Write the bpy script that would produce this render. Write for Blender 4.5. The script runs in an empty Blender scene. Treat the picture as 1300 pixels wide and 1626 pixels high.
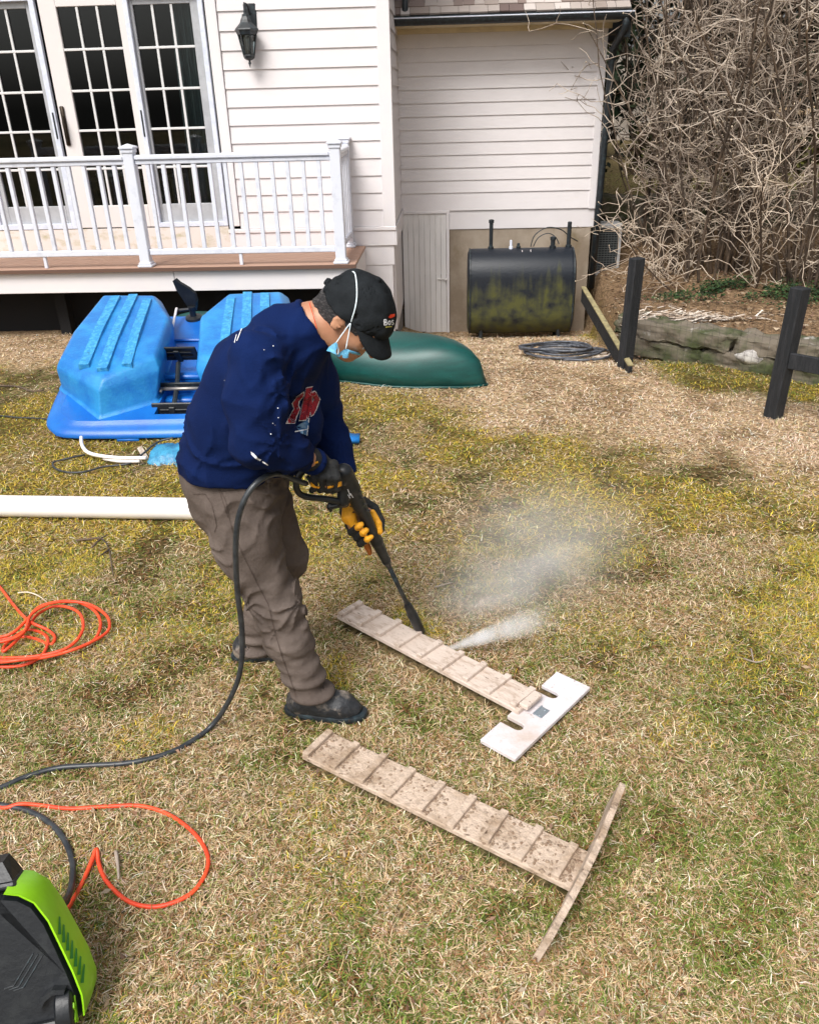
import bpy, bmesh, math, random
import numpy as np
from mathutils import Vector, Matrix, Euler

# ------------------------------------------------------------------ camera, world, sun, exposure
S = bpy.context.scene
COL = S.collection
F_PX, CX, CY, CAM_H = 1300.0, 650.0, 813.0, 1.9
_p, _r = math.radians(26.7), math.radians(-1.55)
_fwd = np.array([0, math.cos(_p), -math.sin(_p)]); _rt = np.array([1.0, 0, 0]); _up = np.cross(_rt, _fwd)
_R = math.cos(_r) * _rt + math.sin(_r) * _up
_U = -math.sin(_r) * _rt + math.cos(_r) * _up
_C = np.array([0, 0, CAM_H])
cam_data = bpy.data.cameras.new("camera"); cam = bpy.data.objects.new("camera", cam_data); COL.objects.link(cam)
cam_data.sensor_width = 36; cam_data.sensor_fit = 'HORIZONTAL'; cam_data.lens = 36.0
cam_data.clip_start = 0.05; cam_data.clip_end = 600
cam.matrix_world = Matrix(((_R[0], _U[0], -_fwd[0], 0), (_R[1], _U[1], -_fwd[1], 0), (_R[2], _U[2], -_fwd[2], CAM_H), (0, 0, 0, 1)))
S.camera = cam

SUN_EL, SUN_AZ = 52, 208          # azimuth: compass direction the light comes from (0 = +Y, clockwise)
world = bpy.data.worlds.new("World"); S.world = world; world.use_nodes = True
wn = world.node_tree; bg = wn.nodes['Background']
sky = wn.nodes.new('ShaderNodeTexSky'); sky.sky_type = 'NISHITA'; sky.sun_disc = False
sky.sun_elevation = math.radians(SUN_EL); sky.sun_rotation = math.radians(SUN_AZ)
sky.air_density = 1.0; sky.dust_density = 6.0; sky.ozone_density = 1.0
hs = wn.nodes.new('ShaderNodeHueSaturation'); hs.inputs['Saturation'].default_value = 0.22
wn.links.new(sky.outputs[0], hs.inputs['Color']); wn.links.new(hs.outputs[0], bg.inputs['Color'])
bg.inputs['Strength'].default_value = 0.125
sd = bpy.data.lights.new("sun", 'SUN'); sd.energy = 2.0; sd.angle = math.radians(24); sd.color = (1, 0.965, 0.92)
sun = bpy.data.objects.new("sun", sd); COL.objects.link(sun)
_a, _e = math.radians(SUN_AZ), math.radians(SUN_EL)
sdir = Vector((math.sin(_a) * math.cos(_e), math.cos(_a) * math.cos(_e), math.sin(_e)))
sun.rotation_euler = sdir.to_track_quat('Z', 'Y').to_euler()
S.view_settings.view_transform = 'Standard'; S.view_settings.look = 'None'; S.view_settings.gamma = 1.0
S.view_settings.exposure = 0.42
S.cycles.volume_bounces = 4; S.cycles.volume_step_rate = 1.0

# ------------------------------------------------------------------ helpers
def ray(px, py): return _fwd + (px - CX) / F_PX * _R - (py - CY) / F_PX * _U
def onz(px, py, z=0.0):
    v = ray(px, py); return _C + v * (z - CAM_H) / v[2]
def P(px, py, y):
    v = ray(px, py); return _C + v * y / v[1]
def V(a): return Vector([float(t) for t in a])

def tag(o, label=None, cat=None, group=None, kind=None):
    if label: o['label'] = label
    if cat: o['category'] = cat
    if group: o['group'] = group
    if kind: o['kind'] = kind
    return o
def empty(name, loc=(0, 0, 0), rz=0.0):
    o = bpy.data.objects.new(name, None); COL.objects.link(o); o.location = loc; o.rotation_euler = (0, 0, rz); o.empty_display_size = .1
    return o
def link(name, me, mat=None, parent=None, smooth=False):
    me.name = name
    o = bpy.data.objects.new(name, me); COL.objects.link(o)
    if mat: me.materials.append(mat)
    if parent: o.parent = parent
    if smooth: me.polygons.foreach_set('use_smooth', [True] * len(me.polygons))
    me.update()
    return o
def np_mesh(name, verts, faces):
    """verts Nx3, faces list of arrays (n x k) of equal k or one array"""
    me = bpy.data.meshes.new(name)
    verts = np.asarray(verts, np.float32)
    if isinstance(faces, np.ndarray): faces = [faces]
    faces = [f for f in faces if len(f)]
    me.vertices.add(len(verts)); me.vertices.foreach_set('co', verts.ravel())
    nl = sum(f.size for f in faces); nf = sum(len(f) for f in faces)
    me.loops.add(nl); me.loops.foreach_set('vertex_index', np.concatenate([f.ravel() for f in faces]).astype(np.int32))
    me.polygons.add(nf)
    tot = np.concatenate([np.full(len(f), f.shape[1]) for f in faces])
    st = np.concatenate([[0], np.cumsum(tot)[:-1]])
    me.polygons.foreach_set('loop_start', st.astype(np.int32)); me.polygons.foreach_set('loop_total', tot.astype(np.int32))
    me.update(calc_edges=True)
    return me

class MB:
    def __init__(s): s.v = []; s.f = []
    def add(s, vs, fs):
        b = len(s.v); s.v += [tuple(float(t) for t in q) for q in vs]; s.f += [tuple(i + b for i in f) for f in fs]; return s
    def box(s, x0, x1, y0, y1, z0, z1, M=None):
        vs = [(x, y, z) for z in (z0, z1) for y in (y0, y1) for x in (x0, x1)]
        if M is not None: vs = [M @ Vector(q) for q in vs]
        return s.add(vs, [(0, 2, 3, 1), (4, 5, 7, 6), (0, 1, 5, 4), (2, 6, 7, 3), (0, 4, 6, 2), (1, 3, 7, 5)])
    def bbox(s, x0, x1, y0, y1, z0, z1, c=.004, M=None):
        """box with chamfered edges"""
        bm = bmesh.new(); bmesh.ops.create_cube(bm, size=1)
        for v in bm.verts: v.co = Vector(((x0 + x1) / 2 + v.co.x * (x1 - x0), (y0 + y1) / 2 + v.co.y * (y1 - y0), (z0 + z1) / 2 + v.co.z * (z1 - z0)))
        bmesh.ops.bevel(bm, geom=list(bm.edges), offset=c, segments=1, affect='EDGES')
        bm.verts.index_update()
        vs = [(M @ v.co if M is not None else v.co) for v in bm.verts]; fs = [tuple(v.index for v in f.verts) for f in bm.faces]
        bm.free(); return s.add(vs, fs)
    def tube(s, pts, r, n=8, cap=True, jit=0):
        pts = [V(q) for q in pts]; m = len(pts)
        rs = list(r) if hasattr(r, '__len__') else [r] * m
        vs = []; up = Vector((0.13, 0.21, 1)).normalized(); prev = None
        for i, q in enumerate(pts):
            t = (pts[min(i + 1, m - 1)] - pts[max(i - 1, 0)]).normalized()
            if prev is None:
                a = t.cross(up)
                if a.length < .1: a = t.cross(Vector((1, 0, 0)))
                a.normalize()
            else:
                a = (prev - t * prev.dot(t)).normalized()
            prev = a; b = t.cross(a)
            for k in range(n):
                an = 2 * math.pi * k / n; vs.append(q + (a * math.cos(an) + b * math.sin(an)) * rs[i])
        fs = [(i * n + k, i * n + (k + 1) % n, (i + 1) * n + (k + 1) % n, (i + 1) * n + k) for i in range(m - 1) for k in range(n)]
        if cap: fs += [tuple(range(n))[::-1], tuple((m - 1) * n + k for k in range(n))]
        return s.add(vs, fs)
    def cyl(s, a, b, r, n=16): return s.tube([a, b], r, n)
    def lathe(s, c, prof, n=16, axis='Z', M=None):
        vs = []
        for (r, h) in prof:
            for k in range(n):
                an = 2 * math.pi * k / n; q = Vector((r * math.cos(an), r * math.sin(an), h))
                if axis == 'X': q = Vector((q.z, q.x, q.y))
                if axis == 'Y': q = Vector((q.x, q.z, -q.y))
                if M is not None: q = M @ q
                vs.append(q + Vector(c))
        m = len(prof)
        fs = [(i * n + k, i * n + (k + 1) % n, (i + 1) * n + (k + 1) % n, (i + 1) * n + k) for i in range(m - 1) for k in range(n)]
        fs += [tuple(range(n))[::-1], tuple((m - 1) * n + k for k in range(n))]
        return s.add(vs, fs)
    def prism(s, poly, fn0, fn1):
        """poly list of 2d; fn0, fn1 map 2d->3d for both caps"""
        n = len(poly); vs = [fn0(*q) for q in poly] + [fn1(*q) for q in poly]
        return s.add(vs, [tuple(range(n))[::-1], tuple(range(n, 2 * n))] + [(i, (i + 1) % n, (i + 1) % n + n, i + n) for i in range(n)])
    def build(s, name, mat=None, parent=None, smooth=False, angle=None):
        me = bpy.data.meshes.new(name); me.from_pydata(s.v, [], s.f); me.update()
        bm = bmesh.new(); bm.from_mesh(me); bmesh.ops.recalc_face_normals(bm, faces=bm.faces)
        if smooth and angle:
            for e in bm.edges:
                if len(e.link_faces) == 2 and e.calc_face_angle(0) > math.radians(angle): e.smooth = False
        bm.to_mesh(me); bm.free()
        return link(name, me, mat, parent, smooth)

def catmull(pts, k=8):
    pts = [np.asarray(p, float) for p in pts]; out = []
    for i in range(len(pts) - 1):
        a = pts[max(i - 1, 0)]; b = pts[i]; c = pts[i + 1]; d = pts[min(i + 2, len(pts) - 1)]
        for j in range(k):
            t = j / k
            out.append(.5 * ((2 * b) + (c - a) * t + (2 * a - 5 * b + 4 * c - d) * t * t + (3 * b - a - 3 * c + d) * t ** 3))
    out.append(pts[-1]); return out

# numpy value noise
def _hash(i, j, k, seed):
    n = (i * 374761393 + j * 668265263 + k * 2147483647 + seed * 1274126177).astype(np.int64)
    n = (n ^ (n >> 13)) * 1274126177
    n = n ^ (n >> 16)
    return (n & 0xffff).astype(np.float32) / 65535.0
def vnoise(p, seed=0):
    p = np.asarray(p, np.float32); f = np.floor(p); w = p - f; w = w * w * (3 - 2 * w); i = f.astype(np.int64)
    x, y, z = i[..., 0], i[..., 1], i[..., 2]; r = 0
    for dx in (0, 1):
        for dy in (0, 1):
            for dz in (0, 1):
                wt = (w[..., 0] if dx else 1 - w[..., 0]) * (w[..., 1] if dy else 1 - w[..., 1]) * (w[..., 2] if dz else 1 - w[..., 2])
                r = r + wt * _hash(x + dx, y + dy, z + dz, seed)
    return r
def fbm2(x, y, s, seed=0, o=3):
    r = 0; a = 1; t = 0
    for k in range(o):
        r = r + a * vnoise(np.stack([x * s * 2 ** k, y * s * 2 ** k, np.zeros_like(x) + seed * 7.3], -1), seed + k); t += a; a *= .5
    return r / t

# ------------------------------------------------------------------ materials
def mat(name, col, rough=.6, col2=None, scale=8, lo=.4, hi=.6, stretch=(1, 1, 1), bump=0, bscale=60, spec=.5, metal=0, coat=0, detail=6, sheen=0, col3=None, scale3=40, lo3=.55, hi3=.7, coords='Object'):
    m = bpy.data.materials.new(name); m.use_nodes = True; nt = m.node_tree; N = nt.nodes; L = nt.links
    b = N['Principled BSDF']; b.inputs['Roughness'].default_value = rough; b.inputs['Specular IOR Level'].default_value = spec
    b.inputs['Metallic'].default_value = metal; b.inputs['Coat Weight'].default_value = coat; b.inputs['Sheen Weight'].default_value = sheen
    b.inputs['Base Color'].default_value = (*col, 1)
    tc = N.new('ShaderNodeTexCoord'); mp = N.new('ShaderNodeMapping'); mp.inputs['Scale'].default_value = stretch
    L.new(tc.outputs[coords], mp.inputs[0])
    def noise(sc, d=detail):
        n = N.new('ShaderNodeTexNoise'); n.inputs['Scale'].default_value = sc; n.inputs['Detail'].default_value = d; n.inputs['Roughness'].default_value = .62
        L.new(mp.outputs[0], n.inputs['Vector']); return n
    def mixc(fac_out, l, h, ca, cb_):
        mr = N.new('ShaderNodeMapRange'); mr.inputs[1].default_value = l; mr.inputs[2].default_value = h; L.new(fac_out, mr.inputs[0])
        mx = N.new('ShaderNodeMix'); mx.data_type = 'RGBA'; L.new(mr.outputs[0], mx.inputs['Factor'])
        if hasattr(ca, 'is_output'): L.new(ca, mx.inputs['A'])
        else: mx.inputs['A'].default_value = (*ca, 1)
        mx.inputs['B'].default_value = (*cb_, 1); return mx.outputs['Result']
    cur = col
    if col2: cur = mixc(noise(scale).outputs[0], lo, hi, col, col2)
    if col3: cur = mixc(noise(scale3).outputs[0], lo3, hi3, cur, col3)
    if col2 or col3: L.new(cur, b.inputs['Base Color'])
    if bump:
        bn = noise(bscale, 5); bp = N.new('ShaderNodeBump'); bp.inputs['Strength'].default_value = bump; bp.inputs['Distance'].default_value = .01
        L.new(bn.outputs[0], bp.inputs['Height']); L.new(bp.outputs[0], b.inputs['Normal'])
    m['cur'] = 0
    return m
def attr_mat(name, attr='col', rough=.8, spec=.2, transl=0):
    m = bpy.data.materials.new(name); m.use_nodes = True; N = m.node_tree.nodes; L = m.node_tree.links; b = N['Principled BSDF']
    a = N.new('ShaderNodeAttribute'); a.attribute_name = attr; L.new(a.outputs['Color'], b.inputs['Base Color'])
    b.inputs['Roughness'].default_value = rough; b.inputs['Specular IOR Level'].default_value = spec
    return m
def set_face_cols(me, cols):
    a = me.attributes.new('col', 'FLOAT_COLOR', 'FACE'); c = np.ones((len(cols), 4), np.float32); c[:, :3] = cols; a.data.foreach_set('color', c.ravel())

M = {}
M['siding'] = mat('painted clapboard', (.72, .685, .69), .55, (.67, .635, .64), 3, .35, .75, (1, 1, 2), bump=.05, bscale=30, col3=(.66, .62, .58), scale3=9, lo3=.62, hi3=.85)
M['trim'] = mat('painted trim', (.72, .69, .705), .5, (.76, .72, .71), 5, .4, .8, bump=.04)
M['stained_trim'] = mat('algae stained trim', (.70, .64, .60), .6, (.42, .38, .22), 6, .52, .75, (1, 1, 2))
M['cream'] = mat('cream soffit', (.72, .62, .42), .6, (.62, .53, .36), 4)
M['deckboard'] = mat('composite deck', (.33, .19, .13), .7, (.42, .27, .2), 6, .3, .7, (1, 12, 4), bump=.15)
M['vinyl'] = mat('railing vinyl', (.68, .70, .77), .4, (.55, .57, .64), 12, .52, .75, col3=(.35, .36, .38), scale3=45, lo3=.66, hi3=.8)
M['black_metal'] = mat('black metal', (.012, .016, .02), .45, (.03, .05, .06), 30, .5, .7, bump=.1)
M['dark_void'] = mat('shade black', (.004, .004, .005), .9)  # under-deck shade put into the colour; posts and far windows share it
M['glassy'] = None
M['sash'] = mat('white sash', (.70, .66, .65), .45, (.7, .67, .65), 10)
M['sash_grey'] = mat('grey screen frame', (.42, .43, .45), .5, (.36, .37, .39), 12)
M['muntin'] = mat('muntin white', (.66, .66, .66), .45)
M['alu'] = mat('blue white aluminium', (.70, .74, .84), .35, (.6, .64, .74), 20)
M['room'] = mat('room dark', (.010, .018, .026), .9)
M['curtain'] = mat('curtain cloth', (.36, .42, .42), .9, (.25, .3, .31), 8, stretch=(6, 1, .3))
M['gravelstone'] = mat('foundation stone', (.30, .28, .27), .9, (.12, .11, .11), 14, .4, .6, bump=.8, bscale=25)
M['concrete'] = mat('stained parging', (.36, .30, .235), .9, (.23, .18, .13), 2.2, .38, .62, (1, 1, .8), bump=.3, bscale=50, col3=(.16, .12, .06), scale3=3.1, lo3=.56, hi3=.78)
M['cellar'] = mat('cellar door paint', (.74, .72, .71), .6, (.64, .62, .61), 6, .4, .7, (1, 1, .3))
M['acm'] = mat('condenser metal', (.42, .42, .42), .5, (.3, .3, .3), 8)
M['post'] = mat('black fence board', (.007, .009, .012), .7, (.020, .021, .025), 14, .45, .65, (3, 3, .4), bump=.6, bscale=40)
M['rail_top'] = mat('lit rail edge', (.20, .17, .09), .9, (.33, .28, .14), 18)  # paler tone stands in for light on the brace's top edge
M['wire'] = mat('fence wire', (.02, .022, .025), .6)
M['rock'] = mat('stacked fieldstone', (.15, .125, .095), .95, (.05, .06, .022), 3.5, .42, .6, bump=1.0, bscale=14, col3=(.36, .34, .31), scale3=6, lo3=.62, hi3=.72)
M['lichen'] = mat('lichen stone', (.55, .53, .5), .9, (.25, .23, .22), 14, bump=.8, bscale=30)
M['pvc'] = mat('white pipe', (.86, .82, .80), .35, (.8, .74, .72), 3, .5, .8, col3=(.35, .3, .28), scale3=30, lo3=.74, hi3=.8)
M['orange'] = mat('orange cord', (.85, .09, .025), .45, (.75, .06, .02), 20)
M['hose'] = mat('black hose', (.018, .022, .028), .38, (.04, .045, .05), 30)
M['blue'] = mat('blue boat plastic', (.004, .105, .44), .36, (.008, .16, .52), 2.5, .4, .65, bump=.12, bscale=90, col3=(.02, .13, .33), scale3=26, lo3=.60, hi3=.76)
M['blue_wet'] = mat('weathered blue plastic', (.008, .155, .48), .42, (.022, .25, .56), 5, .42, .62, bump=.3, bscale=60, col3=(.03, .30, .55), scale3=70, lo3=.6, hi3=.75)
M['blue_rib'] = mat('speckled blue rib', (.020, .235, .54), .5, (.07, .36, .60), 40, .45, .6, bump=.5, bscale=60, col3=(.02, .17, .36), scale3=30, lo3=.58, hi3=.68)
M['green'] = mat('green canoe hull', (.002, .050, .045), .42, (.003, .075, .066), 5, .4, .7, (1, 4, 4), bump=.05, col3=(.03, .25, .22), scale3=60, lo3=.66, hi3=.72)
M['dkplastic'] = mat('black plastic', (.009, .011, .014), .42, (.022, .025, .027), 16, .5, .75, bump=.12)
M['wood_clean'] = mat('washed painted wood', (.60, .50, .43), .7, (.42, .32, .25), 16, .48, .66, (1, 3, 1), bump=.3, bscale=40, col3=(.10, .065, .04), scale3=30, lo3=.62, hi3=.70)
M['wood_white'] = mat('white painted board', (.66, .62, .64), .6, (.54, .45, .40), 7, .46, .70, bump=.25, bscale=40, col3=(.30, .23, .18), scale3=34, lo3=.63, hi3=.74)
M['wood_dirty'] = mat('muddy wood', (.56, .44, .345), .95, (.36, .26, .18), 13, .45, .65, bump=1, bscale=55, col3=(.10, .06, .035), scale3=38, lo3=.60, hi3=.70)
M['wood_edge'] = mat('pale wood edge', (.52, .45, .38), .8, (.3, .24, .19), 20)
M['navy'] = mat('navy fleece', (.003, .010, .052), .9, (.004, .016, .082), 3, .35, .7, bump=.3, bscale=220, spec=.12)
M['khaki'] = mat('brown canvas trousers', (.09, .070, .060), .9, (.15, .12, .104), 5, .35, .7, bump=.35, bscale=70, spec=.15, col3=(.06, .045, .036), scale3=7, lo3=.60, hi3=.80)
M['seam'] = mat('trouser stitching', (.07, .05, .04), .9)
M['shoe'] = mat('muddy black leather', (.018, .02, .024), .5, (.05, .05, .05), 14, .5, .7, bump=.5, bscale=50, col3=(.24, .20, .165), scale3=13, lo3=.50, hi3=.64)
M['skin'] = mat('tanned skin', (.50, .255, .15), .5, (.40, .17, .095), 10, .4, .7, bump=.1, bscale=150)
M['hair'] = mat('greying black hair', (.02, .02, .022), .6, (.14, .13, .13), 60, .5, .66, (1, 1, 4), bump=.9, bscale=160)
M['cap'] = mat('black cotton', (.010, .012, .014), .85, (.022, .026, .03), 9, .4, .7, bump=.3, bscale=200, spec=.15)
M['mask'] = mat('surgical mask blue', (.10, .42, .72), .8, (.2, .55, .8), 30, bump=.3)
M['string'] = mat('mask string', (.72, .82, .88), .8)
M['glove'] = mat('black glove cloth', (.010, .011, .012), .8, (.035, .03, .022), 24, .55, .7, bump=.5, bscale=90)
M['yellow'] = mat('yellow glove palm', (.80, .36, .012), .6, (.45, .17, .01), 30, .55, .75, bump=.4, bscale=90)
M['rust'] = mat('orange tab', (.42, .12, .015), .6)
M['red_felt'] = mat('red print', (.36, .008, .02), .8, (.2, .005, .02), 90)
M['white_felt'] = mat('white print', (.75, .75, .78), .8)
M['lblue'] = mat('light blue print', (.05, .16, .34), .8, (.2, .32, .45), 60, .5, .6)
M['lime'] = mat('lime plastic', (.30, .66, .015), .32, (.26, .58, .012), 6, bump=.03)
M['greencap'] = mat('green cap', (.01, .19, .03), .3)
M['tankm'] = mat('fuel tank', (.012, .018, .03), .42, bump=.25, bscale=40)
M['twig'] = mat('bare twig bark', (.58, .49, .40), .85, (.20, .15, .115), 3, .4, .62)
M['twig_dark'] = mat('older stem bark', (.13, .09, .06), .9, (.05, .035, .025), 6, .4, .6, bump=.3)
M['twig_pale'] = mat('pale twig bark', (.70, .59, .47), .8, (.46, .36, .27), 6, .4, .6)
M['bud'] = mat('bud scales', (.62, .52, .38), .8)
M['evergreen'] = attr_mat('evergreen leaves')
M['bark'] = mat('trunk bark', (.07, .05, .035), .95, (.13, .10, .07), 12, bump=.8)
M['grassblade'] = attr_mat('grass blade', rough=.75, spec=.25)
M['leaf'] = attr_mat('dead leaf', rough=.85)
M['palestone'] = mat('pale far wall', (.55, .49, .43), .9, (.42, .37, .32), 2.5, bump=.5, bscale=6)
M['moss'] = mat('moss top', (.09, .09, .02), .95, (.05, .06, .015), 8, bump=1, bscale=20)
M['shingle'] = attr_mat('cedar shingle', rough=.9)
M['blanket'] = mat('folded blanket', (.55, .62, .66), .9, (.35, .42, .46), 14)
M['tarp'] = mat('blue tarp', (.02, .13, .28), .4, (.05, .3, .5), 12, bump=1, bscale=18)
M['orange_label'] = mat('warning label', (.7, .12, .05), .5)
M['paper'] = mat('grey label', (.10, .11, .12), .5)

# glass pane: thin, reflective and dark
m = bpy.data.materials.new('window glass'); m.use_nodes = True; N = m.node_tree.nodes; L = m.node_tree.links
N.remove(N['Principled BSDF']); o_ = N['Material Output']
tr = N.new('ShaderNodeBsdfTransparent'); tr.inputs[0].default_value = (.55, .6, .6, 1)
gl = N.new('ShaderNodeBsdfGlossy'); gl.inputs['Roughness'].default_value = .02
fr = N.new('ShaderNodeFresnel'); fr.inputs[0].default_value = 1.5
mx = N.new('ShaderNodeMixShader'); L.new(fr.outputs[0], mx.inputs[0]); L.new(tr.outputs[0], mx.inputs[1]); L.new(gl.outputs[0], mx.inputs[2]); L.new(mx.outputs[0], o_.inputs[0])
M['glassy'] = m
# tank: algae below
def tank_mat():
    m = M['tankm']; nt = m.node_tree; N = nt.nodes; L = nt.links; b = N['Principled BSDF']
    tc = N.new('ShaderNodeTexCoord'); sp = N.new('ShaderNodeSeparateXYZ'); L.new(tc.outputs['Object'], sp.inputs[0])
    mp = N.new('ShaderNodeMapping'); mp.inputs['Scale'].default_value = (7, 1, .7); L.new(tc.outputs['Object'], mp.inputs[0])
    n = N.new('ShaderNodeTexNoise'); n.inputs['Scale'].default_value = 2; n.inputs['Detail'].default_value = 6; L.new(mp.outputs[0], n.inputs['Vector'])
    n2 = N.new('ShaderNodeTexNoise'); n2.inputs['Scale'].default_value = 9; n2.inputs['Detail'].default_value = 8; L.new(tc.outputs['Object'], n2.inputs['Vector'])
    a = N.new('ShaderNodeMath'); a.operation = 'MULTIPLY_ADD'; L.new(n.outputs[0], a.inputs[0]); a.inputs[1].default_value = .9; L.new(sp.outputs['Z'], a.inputs[2])
    mr = N.new('ShaderNodeMapRange'); L.new(a.outputs[0], mr.inputs[0]); mr.inputs[1].default_value = 1.16; mr.inputs[2].default_value = .90
    mr2 = N.new('ShaderNodeMapRange'); L.new(n2.outputs[0], mr2.inputs[0]); mr2.inputs[1].default_value = .30; mr2.inputs[2].default_value = .62
    mu = N.new('ShaderNodeMath'); mu.operation = 'MULTIPLY'; L.new(mr.outputs[0], mu.inputs[0]); L.new(mr2.outputs[0], mu.inputs[1])
    mx = N.new('ShaderNodeMix'); mx.data_type = 'RGBA'; mx.inputs['A'].default_value = (.004, .008, .015, 1); mx.inputs['B'].default_value = (.07, .072, .018, 1)
    L.new(mu.outputs[0], mx.inputs['Factor']); L.new(mx.outputs['Result'], b.inputs['Base Color'])
    ro = N.new('ShaderNodeMapRange'); L.new(mu.outputs[0], ro.inputs[0]); ro.inputs[3].default_value = .5; ro.inputs[4].default_value = .9; L.new(ro.outputs[0], b.inputs['Roughness'])
tank_mat()

# ------------------------------------------------------------------ signed-distance modelling (grown as one surface)
class Field:
    def __init__(s, lo, hi, h):
        s.lo = np.array(lo, float); s.h = h; n = np.ceil((np.array(hi) - s.lo) / h).astype(int) + 1; s.n = n
        s.F = np.full(n, .3, np.float32)
    def _blk(s, lo, hi):
        a = np.clip(np.floor((np.array(lo) - s.lo) / s.h).astype(int), 0, s.n - 1); b = np.clip(np.ceil((np.array(hi) - s.lo) / s.h).astype(int) + 1, 1, s.n)
        if np.any(b <= a): return None
        g = np.stack(np.meshgrid(*[s.lo[i] + s.h * np.arange(a[i], b[i]) for i in range(3)], indexing='ij'), -1).astype(np.float32)
        return (slice(a[0], b[0]), slice(a[1], b[1]), slice(a[2], b[2])), g
    def put(s, fn, lo, hi, k=.02, op='u', pad=None):
        pad = (k * 1.2 + 3 * s.h) if pad is None else pad
        r = s._blk(np.array(lo) - pad, np.array(hi) + pad)
        if r is None: return s
        sl, g = r; d = fn(g).astype(np.float32); f = s.F[sl]
        if op == 'u':
            if k > 0:
                hh = np.clip(.5 + .5 * (f - d) / k, 0, 1); s.F[sl] = f * (1 - hh) + d * hh - k * hh * (1 - hh)
            else: s.F[sl] = np.minimum(f, d)
        elif op == 's':
            hh = np.clip(.5 - .5 * (f + d) / max(k, 1e-4), 0, 1); s.F[sl] = f * (1 - hh) - d * hh + k * hh * (1 - hh)
        return s
    def cap(s, a, b, ra, rb, k=.02, op='u', disp=None):
        a = np.asarray(a, float); b = np.asarray(b, float); r = max(ra, rb)
        def fn(p):
            ab = b - a; t = np.clip(((p - a) @ ab) / (ab @ ab), 0, 1); d = np.linalg.norm(p - a - t[..., None] * ab, axis=-1) - (ra + (rb - ra) * t)
            return d + disp(p, t) if disp else d
        return s.put(fn, np.minimum(a, b) - r - .01, np.maximum(a, b) + r + .01, k, op)
    def chain(s, pts, rs, k=.02, disp=None):
        for i in range(len(pts) - 1): s.cap(pts[i], pts[i + 1], rs[i], rs[i + 1], k, disp=disp)
        return s
    def ell(s, c, r, R=None, k=.02, op='u'):
        c = np.asarray(c, float); r = np.asarray(r, float); R = np.eye(3) if R is None else np.asarray(R)   # rows = local axes
        def fn(p):
            q = (p - c) @ R.T; k0 = np.linalg.norm(q / r, axis=-1); k1 = np.linalg.norm(q / r ** 2, axis=-1) + 1e-9
            return k0 * (k0 - 1) / k1
        m = r.max(); return s.put(fn, c - m, c + m, k, op)
    def sample(s, p):
        q = (np.asarray(p) - s.lo) / s.h; i = np.floor(q).astype(int)
        if np.any(i < 0) or np.any(i >= s.n - 1): return .3
        w = q - i; c = s.F[i[0]:i[0] + 2, i[1]:i[1] + 2, i[2]:i[2] + 2]
        c = c[0] * (1 - w[0]) + c[1] * w[0]; c = c[0] * (1 - w[1]) + c[1] * w[1]; return float(c[0] * (1 - w[2]) + c[1] * w[2])
    def hit(s, px, py, t0=1.8, t1=3.4, off=.002):
        v = ray(px, py); v = v / np.linalg.norm(v); t = t0
        while t < t1:
            d = s.sample(_C + v * t)
            if d < off: return _C + v * t
            t += min(max(d * .5, .001), .012)
        return None
    def folds(s, items):
        """radiating cloth creases: (centre, frequency, amplitude, ring radius, ring width, seed)"""
        idx = np.argwhere(np.abs(s.F) < .03); p = s.lo + s.h * idx; d = np.zeros(len(p))
        for c, fq, amp, r0, rw, sd_ in items:
            q = p - c; r = np.linalg.norm(q, axis=1); th = np.arctan2(q[:, 2], q[:, 0]); nz = vnoise(p.astype(np.float32) * 12, sd_) * 5.0
            w_ = np.exp(-((r - r0) / rw) ** 2); d += amp * w_ * ((1 - np.abs(np.sin(th * fq * .5 + nz))) ** 1.6 - .4)
        s.F[tuple(idx.T)] -= d.astype(np.float32); return s
    def ridges(s, dirv, fq, amp, mask, seed):
        idx = np.argwhere(np.abs(s.F) < .03); p = s.lo + s.h * idx
        nz = vnoise(p.astype(np.float32) * 9, seed) * 4.5; d = amp * mask(p) * ((1 - np.abs(np.sin(p @ np.asarray(dirv) * fq + nz))) ** 1.6 - .4)
        s.F[tuple(idx.T)] -= d.astype(np.float32); return s
    def mesh(s, name, mat_, parent=None, smooth_it=1):
        F = s.F; ins = F < 0; n = s.n
        c = [ins[a:n[0] - 1 + a, b:n[1] - 1 + b, d:n[2] - 1 + d] for a in (0, 1) for b in (0, 1) for d in (0, 1)]
        cnt = sum(x.astype(np.int8) for x in c); act = (cnt > 0) & (cnt < 8)
        idx = -np.ones(act.shape, np.int64); ii = np.argwhere(act); idx[act] = np.arange(len(ii))
        acc = np.zeros((len(ii), 3)); num = np.zeros(len(ii))
        corners = [(a, b, d) for a in (0, 1) for b in (0, 1) for d in (0, 1)]
        for x in range(8):
            for y in range(x + 1, 8):
                ca, cb = np.array(corners[x]), np.array(corners[y])
                if np.abs(ca - cb).sum() != 1: continue
                fa = F[tuple((ii + ca).T)]; fb = F[tuple((ii + cb).T)]; mk = (fa < 0) != (fb < 0)
                t = np.where(mk, fa / np.where(mk, fa - fb, 1), 0)
                acc += np.where(mk[:, None], ca + t[:, None] * (cb - ca), 0); num += mk
        vs = s.lo + s.h * (ii + acc / num[:, None])
        quads = []
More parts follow.
